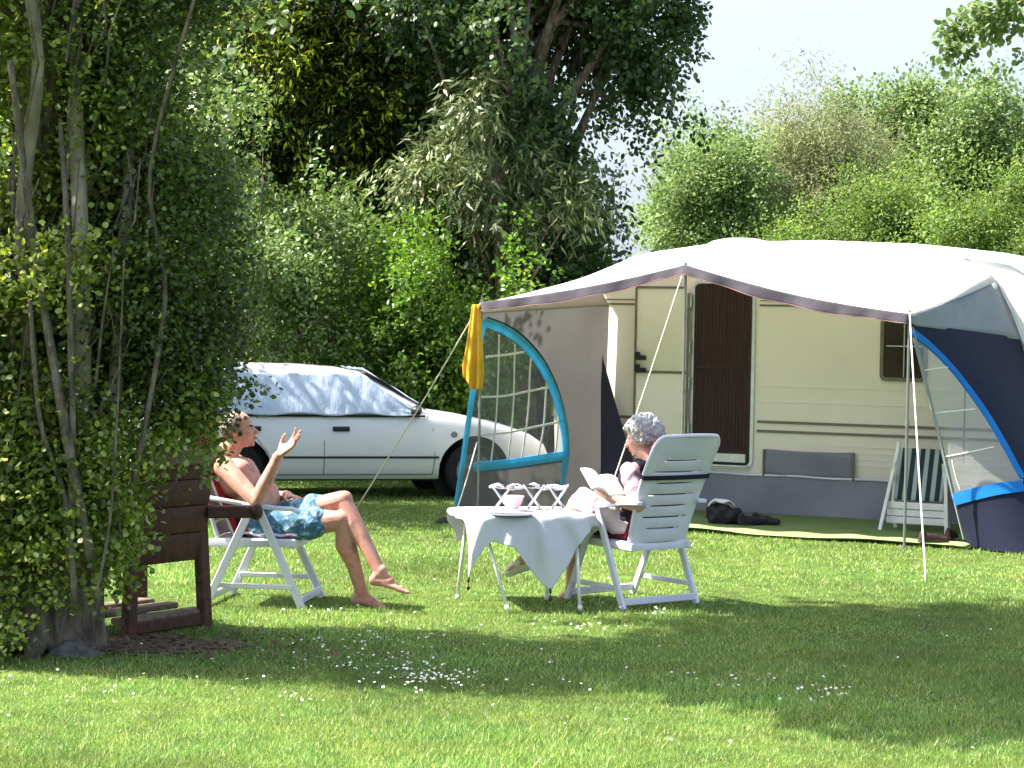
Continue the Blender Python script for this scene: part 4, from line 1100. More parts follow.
mesh_lines(SL, [((499, 335), (498, 380), (496, 420), (491, 462)), ((515, 345), (514, 390), (512, 425), (508, 461)), ((531, 358), (529, 400), (526, 430), (522, 458)),
                ((547, 380), (545, 410), (543, 432), (538, 456)), ((559, 415), (557, 440), (555, 455)),
                ((486, 357), (505, 355), (524, 352)), ((481, 397), (505, 396), (530, 391), (551, 387)), ((478, 435), (505, 433), (535, 427), (563, 421))], wl)
# pale roof band above the panel
b = MB(); b.grid(lambda a, c: (A(0, .03, 1.97).lerp(A(.17, 2.17, 2.30), a)).lerp(A(.0, .03, 1.89).lerp(A(.33, 2.16, 2.01), a), c) , 12, 3)
b.build('upper_band', 'band_pale', aw, smooth='all', solid=.004)
# dark drape in the back corner
b = MB(); b.add([K(.28, 1.55, .10), K(.32, .03, .12), K(.86, .03, .22), K(.30, 1.45, .12), K(.56, .8, .17)], [(0, 1, 4), (1, 2, 4)])
b.build('corner_drape', 'drape_grey', aw, solid=.004)
# ---- right panel
arcr = smoothpoly([inv(SR, *p) for p in ((909, 333), (930, 346), (950, 366), (970, 391), (988, 417), (1004, 444), (1018, 470), (1023, 478))])
wb = smoothpoly([inv(SR, *p) for p in ((1023, 482), (1000, 484), (975, 489), (949, 496))])
win = [(0, arcr[0][1])] + arcr + wb + [(0, wb[-1][1])]
pr, wr = panel(SR, 'side_panel', 'panel_navy', win, 'clear_plastic_right')
pr['label'] = 'navy right side panel seen from outside'
ribbon(SR, arcr, .065, 'window_edging', 'trim_blue', pr)
wbx = smoothpoly([inv(SR, *p) for p in ((1023, 486), (1000, 489), (975, 494), (952, 500))])
ribbon(SR, wbx + [(0, wbx[-1][1])], .10, 'window_edging', 'trim_blue', pr, d=.008)
ribbon(SR, [(0.006, .02 + .96*k/20) for k in range(21)], .022, 'panel_hem', 'band_grey', pr, d=.008)
mesh_lines(SR, [((917, 372), (933, 369), (949, 367)), ((925, 415), (945, 412), (975, 409)), ((935, 459), (960, 454), (993, 447)), ((952, 460), (956, 478), (960, 490)),
                ((927, 397), (929, 406), (931, 415))], wr, .011, 'rope_white')
b = MB(); b.grid(lambda a, c: (A(3.95, .03, 1.915).lerp(roof(1, 1) if False else A(4.16, 2.17, 2.27), a) + Vector((0, 0, .0))).lerp(A(3.95, .03, 1.84).lerp(A(4.40, 2.17, 1.74), a), c) + AU*.012*math.sin(a*8), 16, 6)
b.build('upper_band', 'band_grey', aw, smooth='all', solid=.004)
# poles
for (u, ztop, um, pm) in ((0, 1.985, 0, 'steel_tube'), (1.975, 2.325, 0, 'steel_tube'), (3.95, 1.93, 0, 'steel_tube')):
    b = MB(); b.tube([A(u, 0, 0), A(u, 0, ztop + .03)], .0125, 10); b.tube([A(u, 0, ztop + .02), A(u, 0, ztop + .07)], .005, 6)
    b.tube([A(u, 0, ztop*.52), A(u, 0, ztop*.52 + .05)], .018, 10); b.box(A(u, 0, .006), (.06, .06, .012))
    b.build('pole', pm, aw, smooth=True)
def guy(p0, peg, mat):
    b = MB(); s_ = Vector(p0); e_ = Vector(peg)
    b.tube([s_.lerp(e_, k/10) + Vector((0, 0, -.03*math.sin(PI*k/10))) for k in range(11)], .0065, 6)
    o = b.build('guy_rope', mat, aw, smooth='all')
    d = (s_ - e_).normalized(); b = MB(); b.tube([e_ - Vector((0, 0, .08)) + d*-.02, e_ + Vector((0, 0, .07)) - Vector((d.x, d.y, 0))*.03], .007, 6)
    b.build('peg', 'aluminium', o)
guy(A(0, 0, 2.0), A(-1.25, -.12, 0), 'rope')
guy(A(1.975, 0, 2.34), A(1.72, -1.35, .0), 'rope')
q = gnd(926, 582); guy(A(3.95, 0, 1.95), (q.x, q.y, 0), 'rope_white')
q = gnd(452, 524); guy(A(-.02, 0, .72), (q.x, q.y, 0), 'rope_white')
# loops pegging the hems
for (S, a) in ((SR, .0), (SL, .0)):
    p = S(a, 1.0); b = MB(); b.tube([p, p + Vector((-.06, -.10, -p.z + .01)), p + Vector((-.03, -.13, -p.z + .01)), p + Vector((.02, -.05, 0))], .005, 6); b.build('peg_loop', 'rope_white', aw)
settle(aw, A(1.975, 1.1, 0))

# groundsheet
b = MB(); b.grid(lambda s, t: A(lerp(-.05, 4.45, s), lerp(.17 + .03*math.sin(s*17) + .02*math.sin(s*41), 2.24, t), .022 + .012*math.sin(s*14 + 2)*math.sin(t*4 + s*3)), 60, 20)
o = b.build('groundsheet', 'mat_green_shaded', smooth='all', solid=.006)
b = MB(); b.grid(lambda s, t: A(lerp(-.03, 4.43, s), lerp(.14 + .03*math.sin(s*17) + .02*math.sin(s*41), .46 + .05*math.sin(s*11), t), .034 + .012*math.sin(s*14 + 2)*math.sin(t*.4 + s*3) + .006*math.sin(s*60)*t), 90, 4)
sunlit_strip = b.build('groundsheet_sunlit_strip', 'mat_green_sunlit', o, smooth='all', solid=.004)  # no real border: front of the sheet painted paler as its sunlit part
settle(o, A(2.2, 1.2, 0)); tag(o, 'pale green groundsheet laid on the grass inside the awning', 'groundsheet')

# yellow towel on the left pole
b = MB()
def tw(s, t):
    wd = .07 + .16*t*(1 - .35*max(0, t - .8)/.2); zz = 1.97 - .77*t
    a = (s - .5)
    sw = .03*math.sin(a*14 + 1)*(.3 + t) 
    top = A(-.02, -.03, 0)
    return Vector((top.x - .015 + a*wd*(1) - .02*t, top.y + sw - .02, zz + (.22*(.5 - s) if t > .5 and s < .34 else 0)*(t - .5)*2))
b.grid(tw, 26, 24)
o = b.build('towel', 'towel_yellow', smooth='all', solid=.008); settle(o, A(0, 0, 1.2)); tag(o, 'yellow towel hanging from the left front pole of the awning', 'towel')
# ================================================================== parked car
def car():
    root = empty('parked_car'); tag(root, 'white estate car with silver covers over its windows parked behind the seated man', 'car')
    XR, XF = -1.24, 1.24
    def wsc(x):   # plan taper towards nose and tail
        if x > 1.3: return 1 - .20*((x - 1.3)/.78)**2.2
        if x < -1.5: return 1 - .10*((-1.5 - x)/.68)**2.2
        return 1
    def ztop(x):
        P = [(-2.20, .80), (-2.12, .90), (-1.5, .92), (.62, .905), (.82, .93), (1.2, .875), (1.6, .79), (1.88, .70), (2.04, .60), (2.09, .50)]
        for (a, b), (c, d) in zip(P, P[1:]):
            if x <= c: return b + (d - b)*max(0, x - a)/(c - a)
        return P[-1][1]
    def zbot(x):
        if x > 1.5: return .19 + .05*(x - 1.5)/.6
        if x < -1.6: return .22 + .06*(-1.6 - x)/.6
        return .19
    xs = [-2.20, -2.17, -2.10, -1.9, -1.7, -1.5, -1.3, -1.1, -.8, -.4, 0, .4, .62, .82, 1.0, 1.2, 1.4, 1.6, 1.75, 1.88, 1.97, 2.04, 2.08, 2.10]
    def sect(x):
        w_ = wsc(x); zt = ztop(x); zb = zbot(x); h = zt - zb
        half = [(0, zb), (.60, zb), (.76, zb + .03), (.815, zb + .10), (.835, zb + .34*h), (.84, zb + .52*h), (.832, zb + .72*h), (.81, zb + .90*h), (.775, zb + .97*h), (.70, zt), (.45, zt + .018), (0, zt + .028)]
        pts = [(-y*w_, z) for y, z in half] + [(y*w_, z) for y, z in half[-2:0:-1]]
        return pts
    b = MB(); n = len(sect(0))
    for x in xs:
        k_ = .88 if x in (xs[0], xs[-1]) else 1
        ss = sect(x); zc = (ztop(x) + zbot(x))/2
        b.v += [(x, y*k_, zc + (z - zc)*k_) for y, z in ss]
    for i in range(len(xs) - 1):
        for k in range(n): b.f.append((i*n + k, i*n + (k+1) % n, (i+1)*n + (k+1) % n, (i+1)*n + k))
    b.f.append(tuple(range(n-1, -1, -1))); b.f.append(tuple((len(xs)-1)*n + k for k in range(n)))
    b.m = [0]*len(b.f)
    body = b.build('body', 'car_paint', root, clean=True)
    # wheel arches cut out
    cb = MB()
    for x in (XR, XF):
        for s_ in (-1, 1):
            q = Vector((0, 1, 0)).to_track_quat('Z', 'Y').to_matrix()
            pts = []
            cb.tube([(x, s_*.55, .31), (x, s_*1.1, .31)], .375, 32)
    cut = cb.build('cut', 'black_plastic', None)
    md = body.modifiers.new('bo', 'BOOLEAN'); md.operation = 'DIFFERENCE'; md.object = cut; md.solver = 'EXACT'
    md.material_mode = 'TRANSFER'
    bpy.context.view_layer.update(); bake(body); bpy.data.objects.remove(cut, do_unlink=True)
    body.data.polygons.foreach_set('use_smooth', [True]*len(body.data.polygons)); body.data.set_sharp_from_angle(angle=R(35))
    # greenhouse
    gs = [(.80, .925), (.62, 1.03), (.42, 1.16), (.22, 1.28), (.10, 1.345), (-.1, 1.385), (-.5, 1.41), (-1.0, 1.415), (-1.5, 1.405), (-1.85, 1.37), (-1.98, 1.30), (-2.08, 1.10), (-2.14, .92)]
    def ysd(z, zt=1.40):     # side of the cabin at height z
        t = max(0, (z - .88)/.50); return .785 - .165*t - .05*t*t
    def gsect(x, zt):
        z0 = .88; out = []
        f = 1.0 if -1.9 < x < .2 else (.97 if x > .2 else .96)
        for t in (0, .25, .5, .75, .92): z = z0 + (zt - z0 - .03)*t; out.append((ysd(z)*f, z))
        out += [(ysd(zt - .03)*f - .045, zt - .006), (.35*f, zt + .012), (0, zt + .018)]
        return [(-y, z) for y, z in out] + [(y, z) for y, z in out[-2::-1]]
    b = MB(); m_ = len(gsect(0, 1.4))
    for x, z in gs: b.v += [(x, y, zz) for y, zz in gsect(x, z)]
    for i in range(len(gs) - 1):
        for k in range(m_ - 1): b.f.append((i*m_ + k, i*m_ + k + 1, (i+1)*m_ + k + 1, (i+1)*m_ + k))
    b.f.append(tuple(range(m_))); b.f.append(tuple((len(gs)-1)*m_ + k for k in range(m_ - 1, -1, -1))); b.m = [0]*len(b.f)
    b.build('cabin', 'car_paint', root, smooth=True, bevel=.01)
    def side(poly, d, th, name, mat, par, s_=-1, wav=0, nx=1, nz=1):
        bb = MB()
        def fn(x, z, dd): 
            return Vector((x, s_*(ysd(z) + dd), z))
        bb.prism(poly, fn, d, d + th); return bb.build(name, mat, par)
    for s_ in (-1, 1):
        # glass of three side windows, then the crinkled cover drawn over them
        for poly in ([(.64, .915), (.16, 1.27), (-.36, 1.315), (-.36, .915)], [(-.42, .915), (-.42, 1.318), (-1.14, 1.318), (-1.22, .915)], [(-1.28, .915), (-1.20, 1.315), (-1.80, 1.29), (-1.98, .95)]):
            side(poly, .0, .006, 'side_window', 'dark_glass', root, s_)
        b = MB()
        def cov(u, v):
            x = lerp(-1.42, .60, u); zt = 1.335 if x < .08 else lerp(1.335, .95, (x - .08)/.52)
            z = lerp(.905 + .012*math.sin(u*19), zt, v)
            return Vector((x, s_*(ysd(z) + .036 + .016*abs(math.sin(x*5.5 + v*1.3 + math.sin(x*3)))*(1 - .4*v) + .007*abs(math.sin(x*13 - v*2.4 + 2*math.sin(x*5))) + .004*abs(math.sin(v*6 + x*4))), z))
        b.grid(cov, 110, 22); b.build('window_cover', 'foil', root, smooth='all', solid=.003, clean=False)
        b = MB(); b.tube([(x, s_*(ysd(.885) + .014), .892) for x in (.72, .3, -.3, -.9, -1.5, -1.95)], .013, 6); b.build('belt_trim', 'black_plastic', root)
        b = MB(); b.bar((.86, s_*.842, .455), (-.86, s_*.842, .455), .022, .016, (0, 0, 1)); b.bar((1.66, s_*.795, .475), (1.98, s_*.69, .47), .036, .02, (0, 0, 1)); b.bar((-1.66, s_*.83, .455), (-2.1, s_*.76, .455), .036, .02, (0, 0, 1))
        b.build('side_moulding', 'black_plastic', root)
        for xd, nm in ((-.16, 'f'), (-1.06, 'r')):
            b = MB(); b.box((xd, s_*.836, .755), (.17, .035, .052)); b.box((xd, s_*.85, .76), (.15, .02, .022)); b.build('door_handle', 'black_plastic', root, bevel=.008)
        # shut lines
        b = MB()
        def yb(z): 
            t = (z - .19)/.72; P = [(0, .76), (.12, .815), (.34, .835), (.52, .84), (.72, .832), (.9, .81), (1, .775)]
            for (a, c), (e, f) in zip(P, P[1:]):
                if t <= e: return c + (f - c)*max(0, t - a)/(e - a)
            return .775
        for line in ([(.74, .90), (.80, .75), (.82, .45), (.80, .27)], [(-.33, .89), (-.33, .6), (-.33, .40), (-.33, .27)], [(-.33, .27), (.80, .27)], [(-1.22, .89), (-1.18, .76), (-1.02, .66), (-.90, .50), (-.86, .27)], [(-.86, .27), (-.33, .27)]):
            pts = [Vector((x, s_*(yb(z) + .0015), z)) for x, z in line]; b.tube(pts, .004, 5)
        b.build('door_gap', 'black_plastic', root)
        b = MB(); b.sphere((.60, s_*.90, .955), (.06, .085, .055), 12, 8); b.bar((.62, s_*.78, .92), (.60, s_*.86, .94), .05, .03); b.build('wing_mirror', 'black_plastic', root, smooth='all')
        b = MB(); b.lathe((0, 0, 0), [(0, .006), (.03, .006), (.035, 0)], 14); o = b.build('side_lamp', 'hubcap', root)
        o.data.transform(Matrix.Translation((1.02, s_*.835, .70)) @ Vector((0, s_, 0)).to_track_quat('Z', 'Y').to_matrix().to_4x4())
        for x in (XR, XF):
            b = MB(); b.lathe((0, 0, 0), [(.17, -.08), (.27, -.085), (.30, -.06), (.305, 0), (.30, .06), (.27, .085), (.19, .08), (.19, .07)], 32)
            Q = Matrix.Translation((x, s_*.745, .305)) @ Vector((0, s_, 0)).to_track_quat('Z', 'Y').to_matrix().to_4x4()
            ty = b.build('wheel', 'rubber', root, smooth=True); ty.data.transform(Q)
            b = MB(); b.lathe((0, 0, 0), [(0, .075), (.04, .08), (.06, .065), (.15, .06), (.18, .078), (.195, .07), (.195, .0)], 32)
            for k in range(7):
                t = 2*PI*k/7; b.bar((.05*math.cos(t), .05*math.sin(t), .072), (.17*math.cos(t), .17*math.sin(t), .072), .04, .02, (-math.sin(t), math.cos(t), 0))
            o = b.build('hubcap', 'hubcap', ty, smooth=True); o.data.transform(Q)
            b = MB(); seg = 20
            vs = [(x + .372*math.cos(PI*k/seg - .12 + .0), s_*yy, .31 + .372*math.sin((PI + .24)*k/seg - .12)) for k in range(seg + 1) for yy in (.56, .80)]
            b.add(vs, [(2*k, 2*k + 1, 2*k + 3, 2*k + 2) for k in range(seg)])
            vs2 = [(x + .40*math.cos(2*PI*k/24), s_*.556, .31 + .40*math.sin(2*PI*k/24)) for k in range(24)]; b.add(vs2, [tuple(range(24))])
            b.build('wheel_arch_liner', 'black_plastic', root, clean=False)
        b = MB(); b.add([(2.0, s_*.62, .60), (1.86, s_*.72, .64), (1.90, s_*.70, .52), (2.055, s_*.60, .50), (1.99, s_*.63, .60), (1.85, s_*.735, .64), (1.89, s_*.715, .52), (2.06, s_*.615, .50)], [(4, 5, 6, 7), (0, 3, 2, 1), (0, 1, 5, 4), (1, 2, 6, 5), (2, 3, 7, 6), (3, 0, 4, 7)])
        b.build('headlight', 'dark_glass', root)
    # windscreen with its dark lower edge and a silver sheet
    b = MB(); b.grid(lambda u, v: Vector((lerp(.80, .13, v) + .03 - .10*(2*u-1)**2*(1 - v*.5) + .012, lerp(-.70, .70, u)*(1 - .16*v), lerp(.94, 1.335, v) + .022)), 20, 8)
    b.build('windscreen', 'dark_glass', root, smooth='all', solid=.006, clean=False)
    b = MB(); b.grid(lambda u, v: Vector((lerp(.72, .10, v) + .03 - .09*(2*u-1)**2*(1 - v*.5) + .022 + .006*math.sin(u*37 + v*5), lerp(-.64, .64, u)*(1 - .14*v), lerp(.99, 1.36, v) + .032 + .006*math.sin(u*29 - v*8))), 50, 12)
    b.build('window_cover', 'foil', root, smooth='all', solid=.003, clean=False)
    for xb_, wb_ in ((2.05, 1.40), (-2.18, 1.5)):
        b = MB(); b.box((xb_, 0, .35), (.11, wb_, .135)); b.build('bumper', 'car_paint', root, bevel=.03, smooth=True)
    b = MB(); b.box((2.065, 0, .56), (.05, .9, .07)); b.build('grille', 'black_plastic', root, bevel=.01)
    for s_ in (-1, 1):
        pass
    mid = (Vector((-.381, 20.6, 0)) + Vector((-2.76, 19.9, 0)))/2; h = math.atan2(.7, 2.379)
    root.scale = (1, 1, .955); root.location = mid + Vector((-math.sin(h), math.cos(h), 0))*.80; root.rotation_euler.z = h
car()

# ================================================================== white garden chairs
def garden_chair():
    root = empty('garden_chair')
    b = MB(); hw = .245
    b.box((.01, 0, .405), (.50, .46, .022)); b.box((.255, 0, .385), (.03, .47, .05))
    for s_ in (-1, 1): b.bar((-.27, s_*.235, .385), (.27, s_*.235, .395), .05, .03, (0, 0, 1))
    b.box((-.24, 0, .385), (.03, .46, .045))
    b.build('seat', 'white_plastic', root, bevel=.008, smooth=True)
    # slotted back, rounded at the top
    b = MB(); H = .74; tilt = R(24)
    rows = [0.0, .03]; slots = []
    zz = .09
    for k in range(7):
        rows += [zz, zz + .012]; slots.append((zz, zz + .012)); zz += .080
    rows += [.64, .68, .71, .73, .74]; rows = sorted(set(rows))
    cols = [-1, -.93, -.75, -.58, -.3, 0, .3, .58, .75, .93, 1]
    def half(s_):
        w_ = lerp(.225, .262, min(1, s_/.5))
        if s_ > .62: t = (s_ - .62)/(H - .62); w_ *= math.sqrt(max(0, 1 - .30*t**4))
        return w_
    def bp(c, s_):
        y = c*half(s_); crown = .016*(1 - c*c)*(s_ > .70)*((s_ - .70)/.04)
        s2 = s_ + crown*.5; x = -.255 - s2*math.sin(tilt) + .035*(c*c) + .03*math.sin(s_/H*PI) + .01*max(0, .12 - s_)
        return Vector((x, y, .415 + s2*math.cos(tilt)))
    vs = [bp(c, s_) for s_ in rows for c in cols]; fs = []
    nc = len(cols)
    for j in range(len(rows) - 1):
        for i in range(nc - 1):
            if any(abs(rows[j] - a) < 1e-6 for a, _ in slots):
                wide = .58 if slots.index([q for q in slots if abs(q[0] - rows[j]) < 1e-6][0]) % 2 == 0 else .75
                if abs((cols[i] + cols[i+1])/2) < wide: continue
            a = j*nc + i; fs.append((a, a + 1, a + nc + 1, a + nc))
    b.add(vs, fs); bk = b.build('backrest', 'white_plastic', root, solid=.014, bevel=.003, smooth=True)
    b = MB(); edge = [bp(-1, s_) for s_ in rows] + [bp(c, H) for c in cols[1:-1]] + [bp(1, s_) for s_ in reversed(rows)]
    b.tube(edge, .013, 8); b.build('back_rim', 'white_plastic', bk, smooth='all')
    # raised ribs between the slots
    for k in (0, 2, 4, 6):
        s_ = slots[k][1] + .012; b = MB()
        b.tube([bp(c*.60, s_ - .010*(1 - c*c)) - Vector((.004, 0, 0)) for c in (-1, -.6, 0, .6, 1)], .005, 6)
    b.build('back_ribs', 'white_plastic', bk, smooth='all')
    for s_ in (-1, 1):
        y = s_*.29
        b = MB(); pts = [(-.36, y - s_*.03, .67), (-.25, y, .665), (-.05, y, .635), (.15, y, .615), (.27, y, .61), (.31, y, .59)]
        for p, q in zip(pts, pts[1:]): b.bar(p, q, .056, .024, (0, 1, 0))
        b.build('armrest', 'white_plastic', root, bevel=.004, smooth=True)
        b = MB(); b.bar((.05, y - s_*.012, .60), (.33, y - s_*.012, .0), .048, .026, (1, 0, 0)); b.build('leg', 'white_plastic', root)
        b = MB(); b.bar((.0, y + s_*.015, .60), (-.27, y + s_*.015, .0), .048, .026, (1, 0, 0)); b.build('leg', 'white_plastic', root)
        b = MB(); b.tube([(.025, y - s_*.035, .575), (.025, y + s_*.035, .575)], .022, 12); b.build('arm_joint', 'black_plastic', root)
        b = MB(); b.bar((-.21, y, .13), (.27, y, .13), .03, .02, (0, 0, 1)); b.build('side_rail', 'white_plastic', root)
    b = MB(); b.bar((.318, -.27, .05), (.318, .27, .05), .045, .022, (0, 0, 1)); b.build('cross_bar', 'white_plastic', root)
    b = MB(); b.bar((-.262, -.30, .05), (-.262, .30, .05), .045, .022, (0, 0, 1)); b.build('cross_bar', 'white_plastic', root)
    return root
def copy_tree(o, parent=None):
    c = o.copy(); col.objects.link(c)
    if parent is not None: c.parent = parent
    for ch in o.children: copy_tree(ch, c)
    return c
GC = 'white plastic reclining garden chairs'
ch1 = garden_chair(); ch2 = copy_tree(ch1)
ch1.location = (-1.555, 12.53, 0); ch1.rotation_euler.z = R(-7)
tag(ch1, 'white plastic reclining garden chair under the bare chested man', 'garden chair', GC)
ch2.location = (.80, 12.80, 0); ch2.rotation_euler.z = math.atan2(.80, -.60)
tag(ch2, 'white plastic reclining garden chair with slotted back, under the grey haired woman', 'garden chair', GC)
def cushion(mat, edge, name, label, par_chair, straps=False):
    root = empty(name); tag(root, label, 'cushion')
    def f(s, t, off):
        y = (s - .5)*.38
        if t < .42:
            q = t/.42; return Vector((.27 - q*.42, y, .43 + off*1.0 + .006*math.sin(q*19)))
        q = (t - .42)/.58; sl_ = q*.68
        tl = R(24); return Vector((-.150 - sl_*math.sin(tl) + off*math.cos(tl), y, .445 + sl_*math.cos(tl) + off*math.sin(tl) + .004*math.sin(q*30)))
    b = MB(); N1, N2 = 10, 40
    b.grid(lambda s, t: f(s, t, .045*min(1, 6*min(s, 1 - s) + .35)), N1, N2); b.grid(lambda s, t: f(1 - s, t, .0), N1, N2)
    for q in range(N2):
        t0, t1 = q/N2, (q+1)/N2
        for s in (0, 1): b.add([f(s, t0, .0), f(s, t1, 0), f(s, t1, .045*.35), f(s, t0, .045*.35)], [(0, 1, 2, 3)])
    for t in (0, 1):
        b.add([f(k/N1, t, 0) for k in range(N1+1)] + [f(k/N1, t, .045*min(1, 6*min(k/N1, 1 - k/N1) + .35)) for k in range(N1+1)], [(k, k+1, N1+2+k, N1+1+k) for k in range(N1)])
    b.build('pad', mat, root, smooth='all')
    b = MB()
    for s in (0, 1): b.tube([f(s, t/30, .012) for t in range(31)], .009, 6)
    b.build('piping', edge, root, smooth='all')
    if straps:
        b = MB(); pts = []
        def bq(c, s_): 
            tl = R(24); return Vector((-.255 - s_*math.sin(tl) + .03*(c*c) - .02 + .03*math.sin(s_/.74*PI), c*.270, .415 + s_*math.cos(tl)))
        pts = [bq(c, .455) for c in (-1, -.8, -.5, 0, .5, .8, 1)]
        b2 = [p + Vector((.09, 0, .03)) for p in (pts[0], pts[-1])]
        for p, q in zip([b2[0]] + pts, pts + [b2[1]]): b.bar(p, q, .028, .006, (0, 0, 1))
        b.build('strap', 'strap_dark', root)
    root.location = par_chair.location; root.rotation_euler = par_chair.rotation_euler
    return root
cushion('cushion_red', 'cushion_edge', 'chair_cushion', 'red padded cushion on the chair of the bare chested man', ch1)
cushion('cushion_maroon', 'cushion_maroon', 'chair_cushion', 'maroon cushion with dark strap on the chair of the grey haired woman', ch2, True)

# ================================================================== people
def frame(zdir, xhint):
    z = Vector(zdir).normalized(); x = Vector(xhint); x = (x - z*x.dot(z)).normalized(); y = z.cross(x)
    return Matrix((x, y, z)).transposed()
def ellp(mb, c, r_, M_): mb.sphere(c, r_, 18, 12, M_)

def head_parts(c, up, fwd, s_=1.0, female=False):
    """head, nose, ears, chin as blobs; c centre of the skull"""
    M_ = frame(up, fwd); b = MB()
    def L(x, y, z): return Vector(c) + M_ @ Vector((x, y, z))*s_
    def e(x, y, z, rx, ry, rz): ellp(b, L(x, y, z), (rx*s_, ry*s_, rz*s_), M_)
    e(-.012, 0, .028, .093, .074, .088)      # skull
    e(.025, 0, -.015, .066, .062, .085)      # face
    e(.030, 0, -.072, .050, .046, .034)      # jaw
    e(.070, 0, -.088, .018, .022, .017)      # chin
    e(.070, 0, .022, .018, .048, .012)       # brow
    b.caps(L(.080, 0, .012), .008*s_, L(.108, 0, -.024), .0135*s_)   # nose
    for s2 in (-1, 1):
        e(.103, s2*.012, -.028, .009, .008, .008)
        e(.058, s2*.038, -.018, .024, .020, .022)   # cheek
        e(-.010, s2*.076, -.010, .018, .008, .032)  # ear
        e(.074, s2*.030, .003, .012, .013, .010)    # eye lids
    e(.088, 0, -.050, .010, .024, .006); e(.086, 0, -.062, .009, .021, .007)   # lips
    return b, L, M_
def face_details(root, L, M_, s_):
    b = MB()
    for s2 in (-1, 1): ellp(b, L(.0835, s2*.030, .003), (.0045*s_, .009*s_, .0035*s_), M_)
    b.build('eyes', 'eye', root, smooth='all')
    b = MB(); ellp(b, L(.0945, 0, -.0515), (.006*s_, .020*s_, .004*s_), M_); ellp(b, L(.092, 0, -.060), (.006*s_, .018*s_, .0045*s_), M_)
    b.build('lips', 'lip', root, smooth='all')

def hand(b, wrist, dirv, palm_n, side, curl, spread=.18, s_=1.0):
    """palm, four jointed fingers and a thumb; palm_n: where the palm looks; side +1/-1: thumb side; curl: radians per joint"""
    d = Vector(dirv).normalized(); n = Vector(palm_n); n = (n - d*n.dot(d)).normalized(); sd = d.cross(n)*side
    w_ = Vector(wrist)
    def P(a, c, e): return w_ + (d*a + sd*c + n*e)*s_
    b.caps(P(-.02, 0, 0), .026*s_, P(.025, .004, 0), .022*s_)
    for c in (-.030, -.011, .009, .028): b.caps(P(.012, c*.6, 0), .015*s_, P(.085, c, 0), .0115*s_)
    b.caps(P(.02, .018, .006), .017*s_, P(.05, .030, .008), .014*s_)
    lens = ((-.032, .030, .022, .018), (-.011, .040, .027, .020), (.010, .044, .030, .021), (.030, .038, .026, .020))
    for k, (c, l1, l2, l3) in enumerate(lens):
        cu = curl[k] if hasattr(curl, '__len__') else curl
        p = P(.088, c, 0); ang = .25*cu; sp = (c/.03)*spread*.5
        r_ = [.0100, .0092, .0085, .0076]
        for j, l in enumerate((l1, l2, l3)):
            ang += cu if j else .6*cu
            dv = (d*math.cos(ang) + n*math.sin(ang) + sd*sp).normalized(); q = p + dv*l*s_
            b.caps(p, r_[j]*s_, q, r_[j+1]*s_, seg=10); p = q
    p = P(.022, .034, .006); tv = (d*.62 + sd*.72 + n*.25).normalized(); q = p + tv*.040*s_
    b.caps(p, .0145*s_, q, .0115*s_); t2 = (d*.85 + sd*.35 + n*.35).normalized(); q2 = q + t2*.030*s_
    b.caps(q, .0112*s_, q2, .0095*s_); b.caps(q2, .0095*s_, q2 + (d*.9 + n*.3).normalized()*.022*s_, .008*s_)

def foot(b, ankle, heel_dir, toe_dir, up, s_=1.0):
    a = Vector(ankle); t = Vector(toe_dir).normalized(); u = Vector(up); u = (u - t*u.dot(t)).normalized(); sd = t.cross(u)
    def P(x, y, z): return a + (t*x + sd*y + u*z)*s_
    b.caps(P(0, 0, .02), .036*s_, P(-.035, 0, -.045), .032*s_)
    b.caps(P(-.03, 0, -.045), .033*s_, P(.06, .004, -.035), .033*s_)
    b.caps(P(0, 0, -.005), .036*s_, P(.09, 0, -.045), .024*s_)
    for y in (-.026, 0, .024): b.caps(P(.03, y*.6, -.050), .022*s_, P(.135, y*1.1, -.062), .016*s_)
    for k, (y, l) in enumerate(((-.040, .160), (-.022, .172), (-.006, .180), (.011, .186), (.031, .190))):
        b.caps(P(.125, y*.9, -.066), (.010 if k < 4 else .014)*s_, P(l, y, -.070), (.008 if k < 4 else .0125)*s_, seg=10)

